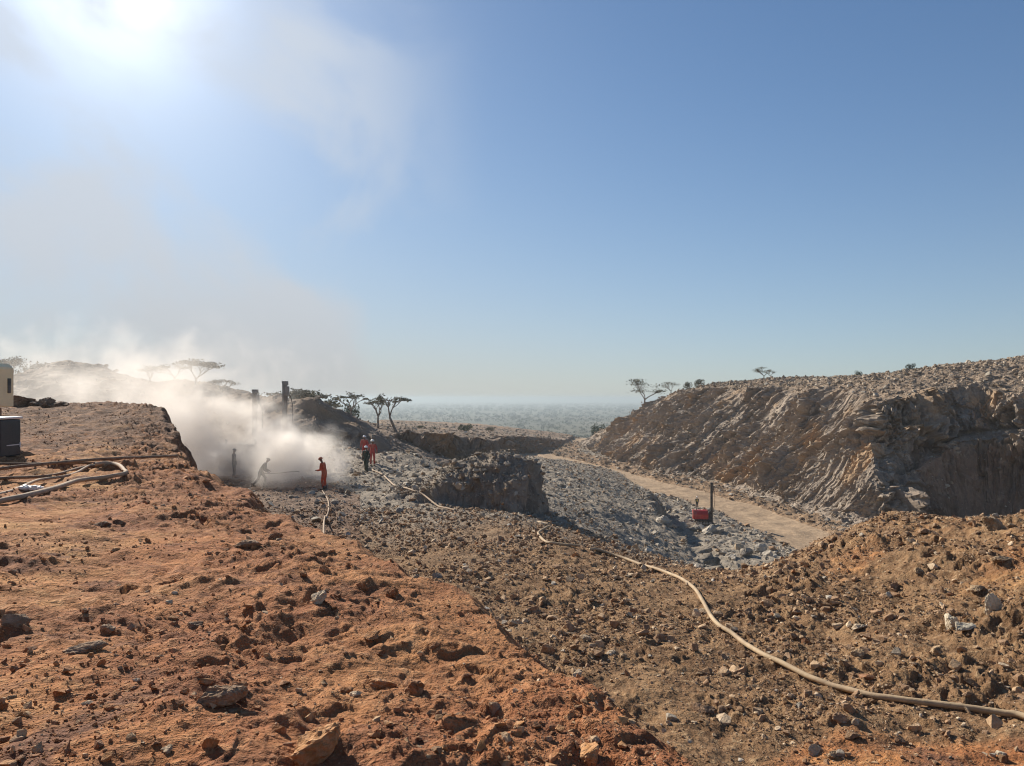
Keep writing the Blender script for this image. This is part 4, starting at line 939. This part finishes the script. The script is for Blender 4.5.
bm = bmesh.new(); box(bm, (-.1, .1, .98), (2.5, 1.5, .5), bev=.03); link('chassis', bm_mesh(bm, 'chassis'), root, simple('brown_frame', (.20,.13,.085), .7, .2, dust=.4))
for xx in (-.9, .7):
    for yy_ in (-.62, .82):
        bm = bmesh.new(); cyl(bm, (xx, yy_ - .12, .42), (xx, yy_ + .12, .42), .42, seg=28); w_ = link('wheel', bm_mesh(bm, 'wheel'), root, M_rub)
        bm = bmesh.new(); cyl(bm, (xx, yy_ - .135, .42), (xx, yy_ - .10, .42), .2, seg=20); link('rim', bm_mesh(bm, 'rim'), w_, M_greym)
xc, yc = XY(-20, 21.2); zc = ground_z(xc, yc)
root = empty('storage_box', (xc, yc, zc + .02), R(4)); tag(root, 'dark box with a white lid on the plateau in front of the cream cabin', 'storage box')
bm = bmesh.new(); box(bm, (0, 0, .56), (1.62, 1.0, 1.02), bev=.05); body = link('box_body', bm_mesh(bm, 'box_body'), root, M_dkb)
bm = bmesh.new(); box(bm, (.02, 0, 1.11), (1.66, 1.04, .06), bev=.02); link('lid', bm_mesh(bm, 'lid'), root, M_lid)
bm = bmesh.new(); box(bm, (.35, -.506, .40), (.7, .02, .025)); box(bm, (.812, .1, .36), (.02, .6, .025)); box(bm, (.812, .44, .36), (.025, .05, .13)); link('trim_strip', bm_mesh(bm, 'trim_strip'), body, M_lid)
bm = bmesh.new(); box(bm, (-.1, 0, .03), (1.4, .9, .06)); link('skid', bm_mesh(bm, 'skid'), root, M_black)

# ------------------------------------------------------------------ trees
M_bark = simple('grey_bark', (.19,.155,.125), .9, .25, 6); M_leafd = simple('dry_olive_leaves', (.17,.155,.10), .9, .35, 2, spec=.1); M_leafg = simple('dull_green_leaves', (.06,.075,.035), .9, .35, 2, spec=.1); M_twig = simple('pale_twigs', (.22,.19,.16), .9, .2)
def tree(x_, y_, z_, h, spread, label, kind='flat', seed=1, leaf=None, group=None, density=1.0, trunk_h=.42, lean=0.0):
    rg = random.Random(seed); root = empty('tree', (x_, y_, z_ - .1), 0); tag(root, label, 'tree', group)
    bm = bmesh.new(); tips = []
    def branch(p, d, L, r_, lvl):
        segs = 3; q = p.copy(); dd = d.copy()
        for i in range(segs):
            nd = (dd + Vector((rg.gauss(0, .16), rg.gauss(0, .16), rg.gauss(0, .08)))).normalized(); n_ = q + nd * L / segs
            ra, rb = r_ * (1 - .35 * i / segs), r_ * (1 - .35 * (i + 1) / segs); cyl(bm, q, n_, max(ra, .012), max(rb, .010), 6); q = n_; dd = nd
        if lvl == 0 or r_ < .014: tips.append((q, dd)); return
        nb = rg.choice([2, 3]) if lvl > 1 else 3
        for k in range(nb):
            a = rg.uniform(0, 6.28); sp = rg.uniform(.35, .75)
            nd = (dd + Vector((math.cos(a) * sp, math.sin(a) * sp, rg.uniform(-.1, .25) if kind != 'flat' else rg.uniform(-.05, .15)))).normalized()
            if kind == 'flat' and q.z > h * .8: nd.z *= .25; nd.normalize()
            branch(q, nd, L * rg.uniform(.62, .82), r_ * .62, lvl - 1)
    r0 = h * .028 + .03
    top = Vector((lean * h * trunk_h, 0, h * trunk_h)); cyl(bm, (0,0,0), top * .5 + Vector((rg.uniform(-.05,.05),0,0)), r0 * 1.25, r0, 8); cyl(bm, top * .5, top, r0, r0 * .85, 8)
    nl = 3
    for k in range(rg.choice([3, 4])):
        a = k * 1.9 + rg.uniform(0, .8); d = Vector((math.cos(a) * spread * .8, math.sin(a) * spread * .6, 1)).normalized(); branch(top, d, h * .26, r0 * .62, nl)
    zt = max(t_[0].z for t_ in tips); sc = (h * .95) / max(zt, .1)
    bmesh.ops.scale(bm, vec=(1, 1, sc), verts=[v for v in bm.verts if v.co.z > 0])
    link('trunk', bm_mesh(bm, 'trunk', True), root, M_bark)
    if density > 0:
        V_, F_ = [], []
        for q, dd in tips:
            q = Vector((q.x, q.y, q.z * sc))
            for _ in range(int(rg.randint(10, 22) * density)):
                flat_ = .16 if kind == 'flat' else .5
                c_ = q + Vector((rg.gauss(0, .085 * h * spread), rg.gauss(0, .085 * h * spread), rg.gauss(0, .07 * h * flat_)))
                s_ = h * rg.uniform(.010, .024); u = Vector((rg.gauss(0,1), rg.gauss(0,1), rg.gauss(0,.5))).normalized(); w_ = u.orthogonal().normalized(); i = len(V_)
                V_ += [c_ - u * s_ * 1.5, c_ + w_ * s_, c_ + u * s_ * 1.5, c_ - w_ * s_]; F_.append((i, i+1, i+2, i+3))
        me = bpy.data.meshes.new('crown'); me.from_pydata([tuple(v) for v in V_], [], F_); link('crown', me, root, leaf or M_leafd)
    return root
def crest(px):
    c = int(np.argmin(np.abs(_ang - math.atan((px - CX) / FPX)))); i = int(np.argmin(np.where(_rad < 270, PYG[:, c], 9999))); return Vector(VG[i, c])
def tree_px(px, pyb, pyt, d, spread, label, **kw):
    x_, y_ = XY(px, d); z_ = (HZ - pyb) * d / FPX; g = ground_z(x_, y_); z_ = min(g, z_) if z_ < g else g; h = (HZ - pyt) * d / FPX - z_
    if px > 640: p = crest(px); x_, y_, z_ = p.x, p.y, p.z; h = (pyb - pyt) * p.y / FPX
    return tree(x_, y_, z_, h, spread, label, **kw)
tree_px(397, 432, 392, 118, .55, 'flat topped tree with a leaning bare trunk on the terrace, tallest of the middle trees', seed=3, lean=-.42, density=.4)
tree_px(378, 425, 398, 122, .6, 'thin branching tree just left of the flat topped leaning one', seed=5, density=.25)
tree_px(351, 418, 390, 112, .5, 'slender tree with a narrow flat crown between the dark hill and the terrace', seed=8, density=.35)
tree_px(332, 412, 402, 120, .9, 'tiny faint tree beside the shoulder of the dark hill', seed=10, density=.6)
tree_px(288, 404, 387, 84, 1.5, 'wide flat crowned tree on the dark hill left of and behind the tall mast', seed=12, trunk_h=.35)
tree_px(303, 404, 386, 86, 1.5, 'flat crowned tree on the dark hill right of the tall mast', seed=14, trunk_h=.35)
tree_px(196, 392, 357, 108, 1.2, 'big flat crowned tree on the hazy ridge above the dust', seed=17, density=1.2)
tree_px(175, 388, 362, 112, 1.2, 'hazy tree left of the big flat crowned one on the ridge', seed=19, density=1.0)
tree_px(150, 388, 364, 116, 1.2, 'hazy tree at the left end of the ridge trees', seed=21, density=.8)
tree_px(222, 400, 378, 104, 1.0, 'small hazy tree at the right end of the ridge', seed=23, density=.6)
tree_px(8, 392, 356, 120, 1.1, 'rounded hazy tree right behind the cream cabin', kind='round', seed=25, density=1.3)
tree_px(38, 388, 362, 126, 1.2, 'pale hazy tree left of the pointed spoil hill', kind='round', seed=27, density=.6)
tree_px(52, 384, 362, 128, 1.2, 'pale hazy tree touching the pointed spoil hill', kind='round', seed=29, density=.6)
tree_px(651, 401, 376, 196, 1.6, 'bare branching tree at the left end of the hilltop', kind='round', seed=34, density=.9, trunk_h=.10)
tree_px(671, 399, 386, 190, 2.2, 'low leafy tree right of the bare one on the hilltop', kind='round', seed=33, density=.8, trunk_h=.2)
tree_px(764, 390, 377, 156, 1.7, 'small leafy tree on the skyline in the middle of the hilltop', kind='round', seed=35, density=1.3, trunk_h=.2)
tree_px(771, 388, 380, 156, 1.3, 'thin bush tree right against the small leafy skyline tree', kind='round', seed=37, density=.7, trunk_h=.2)
def bush(px, pyt, d, wpx, label, seed, leaf=None, group=None, base=None):
    rg = random.Random(seed)
    if px > 640: p = crest(px); x_, y_, d = p.x, p.y, p.y; g = p.z - .35; pyt = HZ - p.z / p.y * FPX - wpx * .55
    else: x_, y_ = XY(px, d); g = ground_z(x_, y_)
    h = max((HZ - pyt) * d / FPX - g, wpx * d / FPX * .35); w = wpx * d / FPX / 2; rg = random.Random(seed)
    root = empty('bush', (x_, y_, g), 0); tag(root, label, 'bush', group); V_, F_ = [], []; bm = bmesh.new()
    for k in range(9):
        a = rg.uniform(0, 6.28); cyl(bm, (0,0,-.1), (math.cos(a) * w * .6, math.sin(a) * w * .6, h * rg.uniform(.5, .9)), .03, .01, 5)
    link('stem', bm_mesh(bm, 'stem'), root, M_bark)
    lobes = [(rg.uniform(-.6, .6) * w, rg.uniform(-.5, .5) * w, h * rg.uniform(.35, .75), rg.uniform(.3, .5)) for _ in range(7)]
    for _ in range(900):
        lx, ly, lz, ls = rg.choice(lobes); v = Vector((rg.gauss(0,1), rg.gauss(0,1), rg.gauss(0,1))).normalized() * rg.uniform(.5, 1) ** .5
        c_ = Vector((lx + v.x * w * ls, ly + v.y * w * ls, max(.02, lz + v.z * h * ls * .8))); s_ = rg.uniform(.035, .075) * (w + h) * .5
        u = Vector((rg.gauss(0,1), rg.gauss(0,1), rg.gauss(0,1))).normalized(); q = u.orthogonal().normalized(); i = len(V_)
        V_ += [c_ - u * s_, c_ + q * s_ * .6, c_ + u * s_, c_ - q * s_ * .6]; F_.append((i, i+1, i+2, i+3))
    me = bpy.data.meshes.new('foliage'); me.from_pydata([tuple(v) for v in V_], [], F_); link('foliage', me, root, leaf or M_leafg); return root
for i, (px, pyt, d, w, lb) in enumerate([(910,369,128,11,'dark round bush alone on the right part of the hilltop skyline'), (859,377,136,9,'low bush on the skyline left of the dark round one'), 
      (700,390,168,14,'low dry bush on the hilltop left of the small leafy tree'), (688,392,172,12,'dry bush beside the low leafy tree'),
      (466,423,215,18,'dark round bush beyond the far bank'), (432,425,190,14,'bush behind the ribbed rock wall'), (420,427,180,10,'small bush left of the one behind the ribbed rock wall'), (352,404,150,16,'bush behind the slender tree'), (490,430,240,14,'greyish bush right of the dark round bush beyond the far bank'),
      (600,424,310,22,'green bush on the brow where the road disappears'), (618,428,300,14,'bush on the brow right of the green one'), (545,431,330,16,'bush beyond the bank left of where the road disappears')]):
    bush(px, pyt, d, w, lb, 60 + i, M_leafd if 'dry' in lb or 'grey' in lb else M_leafg)
# dry scrub on the hilltop crest and distant woodland
def clumps(name, pts, sizes, mat, per=26, flat=.7):
    n = len(pts); Vs = []
    d = RNG.normal(size=(n, per, 3)); d /= np.linalg.norm(d, axis=2)[..., None]; d *= RNG.uniform(.35, 1, (n, per, 1)) ** .6
    c = np.asarray(pts)[:, None] + d * sizes[:, None, None] * np.array([1, 1, flat]) + np.array([0, 0, 1]) * (sizes * flat * .8)[:, None, None]
    u = RNG.normal(size=(n, per, 3)); u /= np.linalg.norm(u, axis=2)[..., None]; w = np.cross(u, RNG.normal(size=(n, per, 3))); w /= np.linalg.norm(w, axis=2)[..., None]
    s_ = sizes[:, None, None] * RNG.uniform(.18, .34, (n, per, 1))
    q = np.stack([c - u * s_, c + w * s_ * .8, c + u * s_, c - w * s_ * .8], 2).reshape(-1, 3)
    return stuff(mesh_np(name, q, np.arange(len(q)).reshape(-1, 4), mat, smooth=False, attrs={}))
rc = pick((ZG == 4) & (LIPG > .9) & (YG > 120) & (R_ < 200) & (np.abs(A_) < .5), 500, 1.2); rc = keep(rc, (patch * 0 + np.where(PXA.reshape(NR, NA) < 760, .9, .15)))
clumps('dry_scrub', VG[rc], RNG.uniform(.12, .42, len(rc[0])), simple('dry_scrub_leaves', (.15,.115,.065), .95, .3, 2), 18, .8)
cl = n2(X / 260, Y / 180, 90).reshape(NR, NA)
rc = pick((R_ > 420) & (R_ < 9000) & (np.abs(A_) < .75) & (cl > -.45), 13000, 1.9)
sz = RNG.uniform(3.0, 7.5, len(rc[0])) * np.clip(_rad[rc[0]] / 2200, .55, 2.6)
M_wood = simple('woodland_leaves', (.07,.075,.042), .95, .3, .02, spec=.05)
clumps('woodland', VG[rc], sz, M_wood, 16, .55)

# ------------------------------------------------------------------ dust and haze
def vol_mat(name, build):
    m = bpy.data.materials.new(name); m.use_nodes = True; t = NT(m.node_tree); build(t); return m
def dust_vol(t):
    pos = t.n('ShaderNodeNewGeometry').outputs['Position']
    wob = t.n('ShaderNodeTexNoise', inp={'Vector': pos, 'Scale': .22, 'Detail': 3})
    off = t.vmath('SCALE', t.vmath('SUBTRACT', wob.outputs['Color'], (.5,.5,.5)).outputs[0]); off.inputs['Scale'].default_value = 6.5
    pw = t.vmath('ADD', pos, off.outputs[0]).outputs[0]
    tot = None
    nz = t.noise(pos, .33, 6, .62, .5); er = t.math('MULTIPLY', t.math('SUBTRACT', nz, .5), 2.3)
    for (c, r_, dn) in BLOBS:
        q = t.vmath('DIVIDE', t.vmath('SUBTRACT', pw, c).outputs[0], r_)
        l = t.math('ADD', t.vmath('LENGTH', q.outputs[0]).outputs['Value'], er)
        f = t.math('MULTIPLY', t.n('ShaderNodeMapRange', interpolation_type='SMOOTHERSTEP', inp={'Value': l, 'From Min': 1.0, 'From Max': .1}).outputs[0], dn)
        tot = f if tot is None else t.math('ADD', tot, f)
    d = t.math('MULTIPLY', tot, t.math('ADD', .35, t.ramp(nz, .62, .38)))
    v = t.n('ShaderNodeVolumePrincipled', inp={'Color': (1.0,.945,.88,1), 'Density': d, 'Anisotropy': .22})
    t.link(v.outputs[0], t.n('ShaderNodeOutputMaterial').inputs['Volume'])
def B(px, py, d, rx, ry, rz_, dn): x_, y_ = XY(px, d); return ((x_, y_, (HZ - py) * d / FPX), (rx, ry, rz_), dn)
BLOBS = [B(281,470,44.5,3.8,3.2,2.8,.75), B(262,462,47,4.6,3.6,3.0,.40), B(225,448,48,5.4,3.6,3.6,.40), B(190,434,50,6.2,4,4.0,.28), B(155,414,52,7.5,4.5,4.2,.17), B(105,400,58,13,6,4.2,.06), B(282,446,48,3.6,3.4,2.4,.22), B(30,388,70,22,10,6,.03), B(165,380,70,17,10,6,.025)]
bm = bmesh.new(); box(bm, (-25.5, 57, 2.5), (45, 42, 19)); o = link('dust_cloud', bm_mesh(bm, 'dust_cloud'), None, vol_mat('dust_volume', dust_vol)); stuff(o); o.data.materials[0].cycles.volume_step_rate = .5
def haze_vol(t):
    v = t.n('ShaderNodeVolumePrincipled', inp={'Color': (.49,.56,.60,1), 'Density': HAZE, 'Anisotropy': .3})
    t.link(v.outputs[0], t.n('ShaderNodeOutputMaterial').inputs['Volume'])
HAZE = .00028
bm = bmesh.new(); box(bm, (0, 0, -38), (90000, 90000, 100)); o = link('haze', bm_mesh(bm, 'haze'), None, vol_mat('haze_volume', haze_vol)); stuff(o)

print('script done', round(time.time() - T0, 1))
